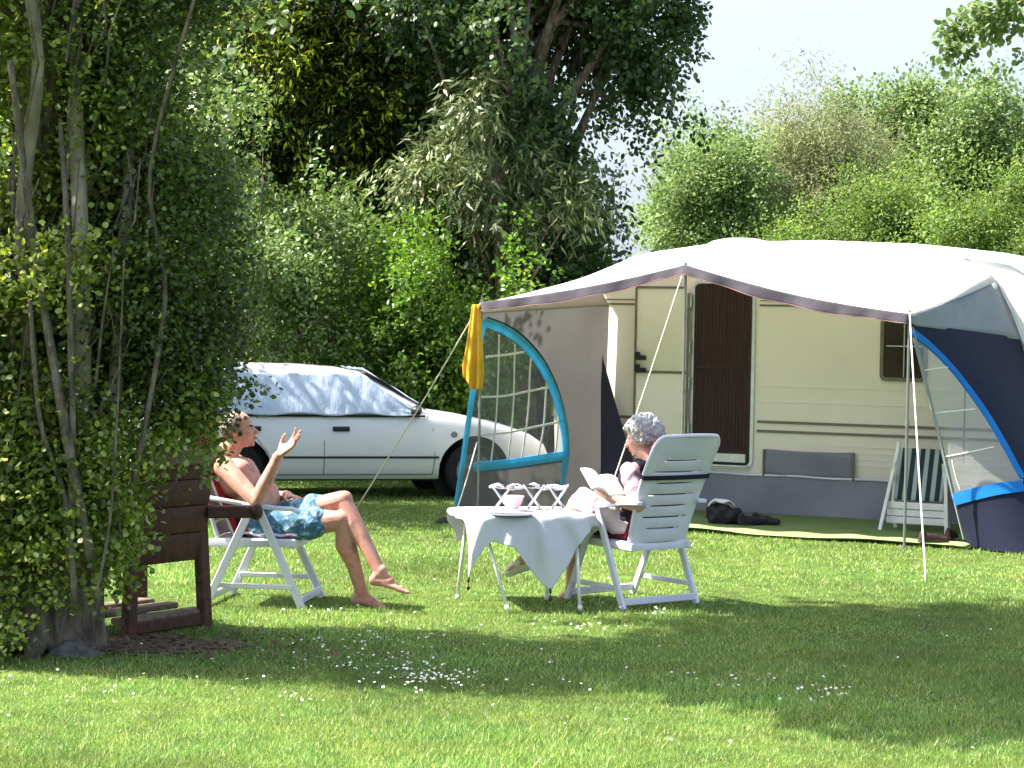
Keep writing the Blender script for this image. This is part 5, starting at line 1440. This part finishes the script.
# ---------------- the man
def man():
    root = empty('person'); tag(root, 'bare chested man in blue floral shorts sitting with crossed legs and one hand raised', 'person')
    b = MB()
    pel = at(257, 524, 12.55); neckb = at(229, 462, 12.56); hd = at(239.5, 430, 12.56)
    ax = (neckb - pel).normalized(); X = Vector((1, -.06, 0)); M_ = frame(ax, X)
    def T(a, f, s_=0.0): return pel + ax*a + M_ @ Vector((f, s_, 0))      # along the spine, forward, to his left
    ellp(b, T(.02, .01), (.125, .175, .13), M_); ellp(b, T(.14, .05), (.145, .175, .14), M_)
    ellp(b, T(.15, .095), (.12, .14, .125), M_)           # belly
    ellp(b, T(.30, .02), (.128, .178, .15), M_)
    for s_ in (-1, 1):
        ellp(b, T(.35, .065, s_*.075), (.065, .08, .065), M_)   # pectorals
        ellp(b, T(.33, -.05, s_*.09), (.055, .075, .11), M_)    # shoulder blades
        ellp(b, T(.405, -.005, s_*.165), (.068, .062, .068), M_)   # deltoids
    b.caps(T(.41, -.02, -.14), .058, T(.41, -.02, .14), .058)
    b.caps(T(.42, -.03), .075, T(.50, .0), .060); b.caps(T(.46, .0), .060, hd - Vector((.008, 0, .05)), .056)
    sh_n = T(.405, -.005, -.175); sh_f = T(.405, -.005, .175)
    el_n = at(257, 501, 12.22); wr_n = at(279, 455, 12.20)
    b.chain([sh_n, sh_n.lerp(el_n, .45), el_n], [.066, .058, .043]); b.chain([el_n, el_n.lerp(wr_n, .35), wr_n], [.045, .047, .030])
    hand(b, wr_n, at(301, 436, 12.18) - wr_n, (-.45, -.55, .8), -1, (.34, .16, .10, .22), .6, 1.10)
    el_f = at(262, 498, 12.84); wr_f = at(288, 495, 12.62)
    b.chain([sh_f, sh_f.lerp(el_f, .45), el_f], [.056, .050, .040]); b.chain([el_f, el_f.lerp(wr_f, .35), wr_f], [.041, .040, .026])
    hand(b, wr_f, at(307, 501, 12.5) - wr_f, (0, -.25, -1), -1, .28, .2, 1.0)
    # legs: his left one is crossed over the right one
    hp_r = at(262, 529, 12.44); kn_r = at(341, 520, 12.37); an_r = at(362, 594, 12.40)
    hp_l = at(262, 526, 12.67); kn_l = at(343, 500, 12.42); an_l = at(381, 574, 12.27)
    for hp, kn, an in ((hp_r, kn_r, an_r), (hp_l, kn_l, an_l)):
        b.chain([hp, hp.lerp(kn, .5), kn], [.10, .084, .060])
        cf = kn.lerp(an, .33) + Vector((-.022, 0, -.006))
        b.chain([kn, kn.lerp(an, .5), an], [.057, .050, .037]); b.chain([kn.lerp(an, .12), cf, kn.lerp(an, .62)], [.050, .058, .042])
        b.sphere(kn + Vector((.012, 0, .010)), .049)
    foot(b, an_r, None, (1, -.12, -.10), (0, 0, 1), 1.0)
    foot(b, an_l, None, (.95, -.16, -.16), (.15, 0, 1), 1.03)
    hb, L, HM = head_parts(hd, (-.10, 0, 1), (1, -.12, -.06), 1.04)
    b.v_off = None; b.add(hb.v, hb.f)
    smoothskin(b, 'body', 'skin_tan', root, voxel=.0055, it=4)
    face_details(root, L, HM, 1.04)
    # hair: sides and back, thin on top
    h = MB(); r_ = random.Random(8)
    for k in range(150):
        th = r_.uniform(-1, 1)*2.0 + PI; zz = r_.uniform(-.035, .085)
        rad = math.sqrt(max(0, 1 - ((zz - .028)/.092)**2))
        p = L(-.014 + .095*rad*math.cos(th), .078*rad*math.sin(th), zz)
        h.sphere(p, r_.uniform(.010, .016), 8, 6)
    for k in range(40):
        t = r_.uniform(-1, .5); p = L(-.02 + t*.07, r_.uniform(-.05, .05), .028 + .088*math.sqrt(max(0, 1 - t*t*.6)) - .012); h.sphere(p, .010, 8, 6)
    smoothskin(h, 'hair', 'hair_brown', root, voxel=.0045, it=4, disp=lambda c: .002*np.sin(c[:, 0]*300 + 5*np.sin(c[:, 2]*80)))
    # shorts
    s_ = MB()
    ellp(s_, T(.01, .012), (.142, .192, .135), M_); ellp(s_, T(.07, .035), (.146, .180, .09), M_)
    s_.chain([hp_r, hp_r.lerp(kn_r, .40), hp_r.lerp(kn_r, .66)], [.112, .105, .100]); s_.chain([hp_l, hp_l.lerp(kn_l, .40), hp_l.lerp(kn_l, .66)], [.112, .102, .097])
    smoothskin(s_, 'shorts', 'shorts_floral', root, voxel=.009, it=5,
        disp=lambda c: .004*np.sin(c[:, 0]*62 + 4*np.sin(c[:, 2]*21)) + .003*np.sin(c[:, 2]*75 + c[:, 0]*20))
    settle(root, (-1.5, 12.5, 0))
man()

# ---------------- the woman
def woman():
    root = empty('person'); tag(root, 'grey haired woman in a dark vest and pale skirt reading a magazine', 'person')
    W0 = Vector((.80, 12.80, 0)); f = Vector((-.60, .80, 0)).normalized(); lf = Vector((-f.y, f.x, 0))
    def P(a, l, z): return W0 + f*a + lf*l + Vector((0, 0, z))
    b = MB(); v = MB()
    pel = P(-.12, .02, .535); neckb = P(-.14, .06, .985); hd = P(-.09, .085, 1.125)
    hd = at(641, 438, hd.y); hd.z = max(hd.z, 1.05); nb = Vector((hd.x + .06, hd.y - .04, hd.z - .125))
    neckb = nb; pel = Vector((P(-.12, .02, .535)))
    ax = (neckb - pel).normalized(); M_ = frame(ax, f)
    def T(a, fw, s_=0.0): return pel + ax*a + M_ @ Vector((fw, s_, 0))
    Ln = (neckb - pel).length
    for mb, g in ((b, 0), (v, .014)):
        ellp(mb, T(.02, .01), (.125 + g, .175 + g, .13 + g), M_); ellp(mb, T(.15, .03), (.125 + g, .155 + g, .13 + g), M_)
        ellp(mb, T(.27, .02), (.11 + g, .150 + g, .13 + g), M_)
        for s_ in (-1, 1): ellp(mb, T(.25, .09, s_*.07), (.065 + g, .075 + g, .07 + g), M_)
    v.caps(T(Ln - .07, -.01, -.10), .062, T(Ln - .07, -.01, .10), .062)
    b.caps(T(Ln - .07, -.01, -.13), .052, T(Ln - .07, -.01, .13), .052)
    b.caps(T(Ln - .04, -.02), .060, hd - Vector((0, 0, .055)), .050)
    sl_ = T(Ln - .08, -.005, .165); sr = T(Ln - .08, -.005, -.165)
    bookc = at(607, 492, 12.52)
    el_l = at(638, 506, 12.44); wr_l = at(609, 498, 12.50)
    b.chain([sl_, sl_.lerp(el_l, .45), el_l], [.052, .050, .040]); b.chain([el_l, el_l.lerp(wr_l, .35), wr_l], [.042, .040, .026])
    hand(b, wr_l, at(591, 488, 12.55) - wr_l, (.15, .5, .85), 1, .38, .15, .95)
    el_r = P(.12, -.22, .70); wr_r = bookc + Vector((.06, .17, -.02))
    b.chain([sr, sr.lerp(el_r, .45), el_r], [.052, .048, .038]); b.chain([el_r, el_r.lerp(wr_r, .35), wr_r], [.040, .038, .026])
    hand(b, wr_r, bookc + Vector((-.07, .10, .03)) - wr_r, (-.1, -.5, .85), -1, .38, .15, .95)
    hp_l = P(-.06, .10, .52); hp_r = P(-.06, -.09, .52)
    kn_r = at(578, 508, 12.95); an_r = at(570, 592, 12.98)
    kn_l = at(583, 500, 12.72); an_l = at(527, 554, 12.92)
    for hp, kn, an in ((hp_r, kn_r, an_r), (hp_l, kn_l, an_l)):
        b.chain([hp, hp.lerp(kn, .5), kn], [.090, .074, .055])
        b.chain([kn, kn.lerp(an, .5), an], [.052, .044, .032]); b.chain([kn.lerp(an, .12), kn.lerp(an, .35) + Vector((.018, 0, -.004)), kn.lerp(an, .62)], [.045, .050, .037])
    foot(b, an_r, None, (-.9, .30, -.12), (0, 0, 1), .93)
    foot(b, an_l, None, (-.93, .20, -.30), (-.2, 0, 1), .92)
    hb, L, HM = head_parts(hd, (-.28, .10, .95), (-.86, .16, -.42), .98, True)
    b.add(hb.v, hb.f)
    smoothskin(b, 'body', 'skin_pink', root, voxel=.0055, it=4)
    face_details(root, L, HM, .98)
    # curly hair
    h = MB(); r_ = random.Random(3)
    for k in range(1300):
        d = Vector((r_.gauss(0, 1), r_.gauss(0, 1), r_.gauss(0, 1))).normalized()
        if d.x > .35 and d.z < .45: continue
        if d.x > .15 and d.z < .1: continue
        if d.z < -.62: continue
        p = L(-.026 + d.x*.118, d.y*.108, .028 + d.z*.112)
        h.sphere(p + Vector((r_.gauss(0, .006), r_.gauss(0, .006), r_.gauss(0, .006))), r_.uniform(.007, .017), 6, 5)
    h.sphere(L(-.032, 0, .03), (.105, .095, .10), 14, 10, HM)
    smoothskin(h, 'hair', 'hair_grey', root, voxel=.0042, it=5,
        disp=lambda c: .0032*np.sin(c[:, 0]*330 + 6*np.sin(c[:, 2]*70))*np.sin(c[:, 2]*290 + 5*np.sin(c[:, 1]*60)) + .003*np.sin(c[:, 1]*150 + 4*np.sin(c[:, 0]*90)))
    smoothskin(v, 'vest', 'vest_dark', root, voxel=.010, it=5)
    s_ = MB()
    ellp(s_, T(-.02, .012), (.145, .195, .11), M_)
    s_.chain([hp_r, hp_r.lerp(kn_r, .5), hp_r.lerp(kn_r, .98)], [.112, .098, .080]); s_.chain([hp_l, hp_l.lerp(kn_l, .5), hp_l.lerp(kn_l, .98)], [.112, .100, .084])
    s_.chain([hp_r.lerp(kn_l, .6), kn_l.lerp(kn_r, .5)], [.09, .075])
    smoothskin(s_, 'skirt', 'skirt_pink', root, voxel=.010, it=6,
        disp=lambda c: .006*np.sin(c[:, 0]*45 + 3*np.sin(c[:, 2]*17)) + .004*np.sin(c[:, 1]*55 + c[:, 2]*30))
    for sh, el in ((sl_, el_l), (sr, el_r)):
        g_ = MB(); g_.chain([sh, sh.lerp(el, .5), sh.lerp(el, .93)], [.064, .062, .056]); smoothskin(g_, 'sleeve', 'sleeve_pink', root, voxel=.008, it=3, disp=lambda c: .004*np.sin(c[:, 2]*70 + 3*np.sin(c[:, 0]*30)))
    # slipper on the raised foot
    t = Vector((-.93, .20, -.30)).normalized(); u = Vector((-.2, 0, 1)); u = (u - t*u.dot(t)).normalized()
    k = MB(); a = Vector(an_l)
    k.chain([a - t*.05 - u*.075, a + t*.05 - u*.073, a + t*.15 - u*.080], [.034, .034, .036]); k.caps(a + t*.07 - u*.05, .040, a + t*.14 - u*.07, .034)
    smoothskin(k, 'slipper', 'shoe_white', root, voxel=.007, it=2)
    settle(root, (.7, 12.85, 0))
    # the book
    bk = MB(); c = bookc + Vector((-.02, .03, .035)); nrm_ = Vector((.45, -.35, .75)).normalized(); ux = lf*.3 + f*.25 + Vector((0, 0, 0)); ux = Vector((-.85, -.5, .2)); ux = (ux - nrm_*ux.dot(nrm_)).normalized(); uy = nrm_.cross(ux)
    for s_ in (-1, 1):
        def pg(i, j, s_=s_):
            x = i*.15; return c + ux*(s_*x) + uy*((j - .5)*.21) + nrm_*(.05*i*1.2 - .045*i*i + .012*math.sin(i*PI))
        bk.grid(pg, 10, 6)
    o = bk.build('magazine', 'paper', smooth='all', solid=.008); settle(o, c); tag(o, 'open white magazine in the hands of the woman', 'magazine')
woman()
# ================================================================== table with cloth
TC = Vector((.07, 12.66, 0)); TA = Vector((.97, .24, 0)).normalized(); TB = Vector((-TA.y, TA.x, 0)); TZ = .578
HX, HY, RC = .42, .34, .16
tb = empty('folding_table'); tag(tb, 'small folding camping table with white tubular legs under the white tablecloth', 'table')
def TP(a, b_, z): return TC + TA*a + TB*b_ + Vector((0, 0, z))
def rr_outline(hx, hy, rad, n=6):
    out = []
    for cx_, cy_, a0 in ((hx - rad, hy - rad, 0), (-hx + rad, hy - rad, 90), (-hx + rad, -hy + rad, 180), (hx - rad, -hy + rad, 270)):
        for k in range(n + 1): t = R(a0 + 90*k/n); out.append((cx_ + rad*math.cos(t), cy_ + rad*math.sin(t)))
    return out
b = MB(); b.prism(rr_outline(HX, HY, RC), lambda a, c, d: TP(a, c, d), TZ - .028, TZ); b.build('table_top', 'white_plastic', tb, bevel=.004)
for sx, sy, foot_ in ((-1, -1, gnd(508, 611)), (1, -1, gnd(580, 611)), (1, 1, gnd(546, 600)), (-1, 1, gnd(457, 600))):
    b = MB(); top = TP(sx*.30, sy*.22, TZ - .03)
    b.tube([top, (foot_.x, foot_.y, 0)], .0115, 10); b.tube([(foot_.x, foot_.y, 0), Vector((foot_.x, foot_.y, 0)).lerp(top, .06)], .015, 10)
    b.build('leg', 'white_paint', tb, smooth='all')
settle(tb, TC)
# cloth: four hanging corners
def sdf(a, c):
    qx, qy = abs(a) - (HX - RC), abs(c) - (HY - RC)
    d = math.hypot(max(qx, 0), max(qy, 0)) + min(max(qx, qy), 0) - RC
    if d <= 0: return d, a, c, 0, 0
    px_, py_ = min(abs(a), HX - RC), min(abs(c), HY - RC)
    ddx, ddy = abs(a) - px_, abs(c) - py_; l = math.hypot(ddx, ddy) or 1
    nx, ny = ddx/l, ddy/l
    bx, by = px_ + nx*RC, py_ + ny*RC
    sx, sy = (1 if a > 0 else -1), (1 if c > 0 else -1)
    return d, bx*sx, by*sy, nx*sx, ny*sy
def tl(v): d = Vector(v); return (d.dot(TA), d.dot(TB))
c1 = tl((-.24, -.74)); cc = [tl((.17, -.80, 0)), tl((.76, .22, 0)), tl((-.10, .74, 0)), tl((-.47, -.60, 0))]
def clothf(s, t):
    a = lerp(lerp(cc[0][0], cc[1][0], s), lerp(cc[3][0], cc[2][0], s), t); c = lerp(lerp(cc[0][1], cc[1][1], s), lerp(cc[3][1], cc[2][1], s), t)
    d, x, y, nx, ny = sdf(a, c)
    if d <= 0: return TP(a, c, TZ + .005 + .0015*math.sin(a*30)*math.sin(c*26))
    th = math.atan2(y, x); w_ = min(1, d/.25)
    out = .010 + .022*w_*(1 + math.sin(th*15 + .6)) + .012*w_*math.sin(th*31)
    r_ = min(d, .02)
    return TP(x + nx*(out + .4*r_), y + ny*(out + .4*r_), TZ + .005 - max(0, d - .008)*.985)
# wide cloth: a square one plus deeper points
def clothg(s, t):
    a = (s - .5)*2; c = (t - .5)*2
    # polar mapping: outline radius with four corners
    return a, c
OUT = []
corners = [(-133, .50), (-72, .82), (18, .66), (108, .74), (186, .60)]
def outrad(th):
    # radius of the cloth outline towards th (radians, in table axes), straight edges between corners
    P_ = [(r_*math.cos(R(a)), r_*math.sin(R(a))) for a, r_ in CORN]
    dx, dy = math.cos(th), math.sin(th); best = 9
    for i in range(len(P_)):
        x1, y1 = P_[i]; x2, y2 = P_[(i+1) % len(P_)]
        ex, ey = x2 - x1, y2 - y1; den = dx*ey - dy*ex
        if abs(den) < 1e-9: continue
        t = (x1*ey - y1*ex)/den; u = (x1*dy - y1*dx)/den
        if t > 0 and -1e-6 <= u <= 1 + 1e-6: best = min(best, t)
    return best
CORN = [(-170, .47), (-150, .52), (-136, .88), (-118, .57), (-104, .56), (-84, .83), (-30, .56), (-8, .60), (52, .72), (128, .70)]
b = MB()
NR, NT = 46, 220
vs = []
for i in range(NR + 1):
    for k in range(NT):
        th = 2*PI*k/NT; ro = outrad(th); rr_ = ro*(i/NR)
        a, c = rr_*math.cos(th), rr_*math.sin(th)
        d, x, y, nx, ny = sdf(a, c)
        if d <= 0: vs.append(TP(a, c, TZ + .004 + .0015*math.sin(a*30)*math.sin(c*26))); continue
        w_ = min(1, d/.22)
        out = .006 + .030*w_*(1 + math.sin(th*13 + .6)) + .010*w_*math.sin(th*29)
        r_ = min(d, .03)
        vs.append(TP(x + nx*(out + .3*r_), y + ny*(out + .3*r_), TZ + .004 - max(0, d - .010)*.97))
fs = [(i*NT + k, i*NT + (k+1) % NT, (i+1)*NT + (k+1) % NT, (i+1)*NT + k) for i in range(NR) for k in range(NT)]
b.add(vs, fs); clo = b.build('tablecloth', 'linen_white', smooth='all', solid=.002)
tips = []
for ang, rad in (CORN[2], CORN[5]):
    k = int(round((ang % 360)/360*NT)) % NT; tips.append(Vector(vs[NR*NT + k]))
settle(clo, TC + Vector((0, 0, TZ))); tag(clo, 'white tablecloth hanging in points over the folding table', 'tablecloth')
for k, t in enumerate(tips[:2]):
    b = MB(); b.box(t + Vector((0, 0, -.002)), (.014, .01, .03)); b.tube([t - Vector((0, 0, .015)), t - Vector((0, 0, .04))], .003, 6); b.sphere(t - Vector((0, 0, .052)), (.011, .011, .016), 10, 8)
    o = b.build('tablecloth_weight', 'shoe_brown', bevel=0, smooth='all', clean=False); settle(o, t)
    tag(o, ['dark clip weight on the left hanging point of the tablecloth', 'dark clip weight on the long front point of the tablecloth'][k], 'cloth weight', 'weights on the tablecloth points')
# tray, bowl, folded rack
def on_table(px, py):
    return gnd(px, py, TZ + .010)
p = on_table(512, 516); b = MB(); b.lathe((0, 0, 0), [(0, 0), (.12, 0), (.135, .008), (.13, .012), (.115, .005), (0, .005)], 36)
o = b.build('tray', 'tray_grey', smooth=True); o.location = (p.x, p.y + .05, TZ + .008); o.scale = (1, .8, 1); tag(o, 'flat grey oval tray on the white tablecloth', 'tray')
p = on_table(513, 510)
b = MB(); b.lathe((0, 0, 0), [(0, 0), (.034, 0), (.038, .008), (.052, .032), (.066, .072), (.072, .078), (.070, .08), (.062, .074), (.048, .035), (.033, .012), (0, .010)], 28)
o = b.build('bowl', 'bowl_pink', smooth='all'); o.location = (p.x, p.y, TZ + .02); tag(o, 'pink bowl standing on the grey tray', 'bowl')
rk = empty('folding_rack'); tag(rk, 'low folding rack of crossed white tubes standing behind the pink bowl', 'rack')
r_ = random.Random(2)
for x0 in (492, 524, 548):
    for (xa, xb) in ((x0, x0 + 16), (x0 + 20, x0 + 4)):
        b = MB(); D1, D2 = 12.80, 12.94
        for DD in (D1, D2):
            q = at(xa, 486, DD); e_ = at(xb, 508, DD)
            e_.z = TZ + .012; b.tube([q, e_], .0065, 8)
        q1, q2 = at(xa, 486, D1), at(xa, 485, D2); b.tube([q1, q2], .0065, 8)
        b.build('crossed_legs', 'aluminium', rk, smooth='all')
b = MB()
pts = [at(490 + k*4, 486 - 1.5*math.sin(k*1.3) + r_.uniform(-1, 1), 12.82 + .04*math.sin(k*2.1)) for k in range(20)]
b.tube(pts, .010, 6); pts = [at(492 + k*4, 488 + r_.uniform(-1.5, 1.5), 12.90 + .04*math.cos(k*2.1)) for k in range(19)]; b.tube(pts, .009, 6)
b.build('webbing', 'linen_white', rk, smooth='all')
b = MB()
for k in (3, 7, 10, 14): q = at(491 + k*4, 485.5, 12.85); b.box(q, (.045, .10, .014), Quaternion((0, 0, 1), k*.6).to_matrix())
b.build('clips', 'black_plastic', rk, bevel=.003)
settle(rk, TC + Vector((0, .2, TZ)))

# ================================================================== wooden garden chair under the poplar
wc = empty('wooden_chair'); tag(wc, 'heavy dark brown wooden garden chair half hidden by the poplar leaves', 'wooden chair')
B0 = gnd(131, 638); B1 = gnd(203, 627); bu = (B1 - B0).normalized(); bn = Vector((-bu.y, bu.x, 0)); BW = (B1 - B0).length
def WP(a, d, z): return Vector((B0.x, B0.y, 0)) + bu*(a*BW) + bn*d + Vector((0, 0, z))
b = MB(); outl = [(.02, .47), (.12, .40), (.84, .38), (1.0, .47), (1.03, .92), (.98, .985), (.70, 1.02), (.30, 1.02), (.05, .98), (-.02, .90)]
for k in range(4):
    lo, hi = ((.39, .549), (.551, .703), (.705, .853), (.855, 1.01))[k]
    xa = .10 if k == 0 else .0; xb = .90 if k == 0 else 1.02
    poly = [(xa - (.0 if k else .0), lo), (xb, lo), (1.02, hi), (.0, hi)] if k < 3 else [(.0, lo), (1.02, lo), (.95, hi), (.06, hi)]
    b.prism(poly, lambda a, z, d: WP(a, d - .10*(z - .4), z), .0, .045)
b.build('backrest', 'wood_dark', wc, bevel=.008, smooth=True)
b = MB(); b.bar(WP(.04, -.075, 1.0), WP(.98, -.075, 1.0), .12, .05, (0, 0, 1)); b.build('top_rail', 'wood_grey', wc, bevel=.006)
b = MB(); 
for k in range(4): b.bar(WP(.02, .10 + .12*k, .44), WP(1.0, .10 + .12*k, .44), .105, .03, bn)
b.build('seat', 'wood_dark', wc)
for a, d, s_, sp in ((.03, .02, -1, -.02), (.97, .02, 1, -.02), (.03, .50, -1, .03), (.97, .50, 1, .03)):
    b = MB(); b.bar(WP(a, d, .62), WP(a + s_*.06, d + sp, .0), .085, .06, bu); b.build('leg', 'wood_dark', wc)
for a in (.02, 1.0):
    b = MB(); p0 = WP(a, -.02, .66); dirx = Vector((.9, .25, 0)) if a > .5 else bn
    b.bar(p0, p0 + dirx.normalized()*(.42 if a < .5 else .26), .07, .05, (0, 0, 1)); b.build('armrest', 'wood_dark', wc)
    if a > .5:
        q = MB(); q.sphere(p0 + dirx.normalized()*.28, (.04, .045, .05), 12, 8); q.build('arm_knob', 'wood_dark', wc, smooth='all')
b = MB(); b.bar(WP(-.1, .05, .09), WP(1.05, .05, .09), .11, .035, bn); b.bar(WP(-.1, .28, .10), WP(1.05, .28, .10), .11, .035, bn); b.bar(WP(-.06, .45, .11), WP(1.02, .45, .11), .10, .035, bn)
b.build('foot_board', 'wood_grey', wc, bevel=.006)
b = MB(); b.bar(WP(-.08, .0, .05), WP(1.08, .0, .05), .07, .04, (0, 0, 1)); b.build('stretcher', 'wood_dark', wc)
settle(wc, WP(.5, .25, 0))
# dark patterned bag hanging under the man's armrest
b = MB(); c = at(253, 531, 12.42)
b.sphere(c, (.055, .05, .085), 14, 10); b.sphere(c + Vector((.03, 0, -.02)), (.05, .045, .06), 12, 8); b.tube([c + Vector((0, 0, .07)), c + Vector((-.01, 0, .13))], .008, 6)
o = smoothskin(b, 'hanging_bag', 'bag_camo', voxel=.01, it=2); settle(o, c); tag(o, 'dark patterned bag hanging beside the seat of the man', 'bag')

# ================================================================== striped folding chair inside the awning
fc = empty('folding_chair'); tag(fc, 'white folding chair with dark green striped canvas leaning by the caravan', 'folding chair')
F0 = A(3.70, 1.45, 0)
# local: x out of the wall, y along the caravan
fw = .40
def FB(nm, segs, mat, wd=.03, th=.02, side=(0, 1, 0), par=fc):
    b = MB()
    for p, q in segs: b.bar(p, q, wd, th, side)
    return b.build(nm, mat, par)
for s_ in (-1, 1):
    FB('leg', [((.20, s_*.27, 0), (-.02, s_*.19, .62))], 'white_paint')
    FB('leg', [((-.10, s_*.22, 0), (.06, s_*.20, .52))], 'white_paint')
    FB('back_upright', [((.05, s_*.21, .10), (-.10, s_*.21, .66))], 'white_paint')
FB('top_rail', [((-.09, -.21, .63), (-.09, .21, .63))], 'white_paint')
FB('seat_frame', [((.09, -.24, .20), (.09, .24, .20)), ((.10, -.24, .09), (.10, .24, .09)), ((.08, -.24, .145), (.08, .24, .145))], 'white_paint', .05, .02, (0, 0, 1))
b = MB(); b.grid(lambda s, t: Vector((.06 - .15*t + .01*math.sin(s*PI), lerp(-.20, .20, s), .24 + .38*t)), 24, 10); b.build('canvas', 'canvas_striped', fc, smooth='all', solid=.004)
fc.location = F0; fc.scale = (1.12, 1.12, 1.2); fc.rotation_euler.z = math.atan2(-AN.y, -AN.x)
# things on the groundsheet
b = MB(); c = gnd(722, 521, .06); c = Vector((c.x, c.y + .1, .10))
b.sphere(c, (.14, .10, .11), 16, 10); b.sphere(c + Vector((.10, -.02, .0)), (.10, .09, .08), 14, 9); b.sphere(c + Vector((-.05, 0, .05)), (.09, .08, .06), 12, 8)
o = smoothskin(b, 'carrier_bag', 'bag_black', voxel=.014, it=1, disp=lambda c_: .014*np.sin(c_[:, 0]*46)*np.sin(c_[:, 2]*39 + c_[:, 1]*22)); settle(o, (c.x, c.y, 0)); tag(o, 'crumpled black bag with a white cloth on top beside the caravan skirt', 'bag')
b = MB(); b.grid(lambda s, t: c + Vector((-.12 + .24*s, -.07 + .14*t, .135 + .012*math.sin(s*9 + t*5) - .05*(2*s - 1)**4)), 14, 8)
o = b.build('folded_cloth', 'linen_white', smooth='all', solid=.006); settle(o, c + Vector((0, 0, .13))); tag(o, 'small white cloth lying on the crumpled black bag', 'cloth')
def shoe(x, y, rot, mat, label, cat='shoe', sc_=1.0, grp=None):
    b = MB(); b.caps((-.09, 0, .035), .034, (.02, 0, .032), .036); b.caps((.02, 0, .03), .036, (.12, 0, .024), .030); b.caps((-.09, 0, .045), .032, (-.085, 0, .075), .028); b.caps((-.05, 0, .05), .03, (.04, 0, .045), .028)
    b.box((0.01, 0, .008), (.26, .07, .014))
    o = smoothskin(b, 'shoe', mat, voxel=.008, it=3); o.location = (x, y, .035); o.rotation_euler.z = rot; o.scale = (sc_,)*3; tag(o, label, cat, grp)
SG = 'shoes lying on the groundsheet'
q = gnd(750, 528); shoe(q.x, q.y, .3, 'bag_black', 'black shoe just right of the crumpled black bag', grp=SG)
q = gnd(765, 528); shoe(q.x, q.y + .05, -.4, 'bag_black', 'black shoe farthest right of the crumpled black bag', grp=SG)
q = gnd(736, 524); shoe(q.x, q.y, 1.4, 'rubber', 'dark shoe touching the crumpled black bag', grp=SG)
q = gnd(932, 547); shoe(q.x, q.y, .2, 'shoe_brown', 'brown shoe in front of the striped folding chair', grp=SG)
q = gnd(951, 543); shoe(q.x, q.y, 1.1, 'shoe_brown', 'brown shoe nearest the navy side panel', grp=SG)
# black tarp corner lying in the grass at the foot of the left pole
b = MB(); q = gnd(452, 523)
def tp(s, t):
    x = lerp(-.16, .26, s); y = lerp(-.10, .22, t); e_ = math.sin(s*PI)*math.sin(t*PI)
    return Vector((q.x + x + .05*t, q.y + y, .014 + .075*e_*(1 + .5*math.sin(s*8 + t*5)) + .012*math.sin(s*14)*e_))
b.grid(tp, 18, 12); o = b.build('tarpaulin', 'bag_black', smooth='all', solid=.006); settle(o, (q.x, q.y, 0)); tag(o, 'crumpled black tarpaulin on the grass at the left awning pole', 'tarpaulin')

blades(480000, 99)
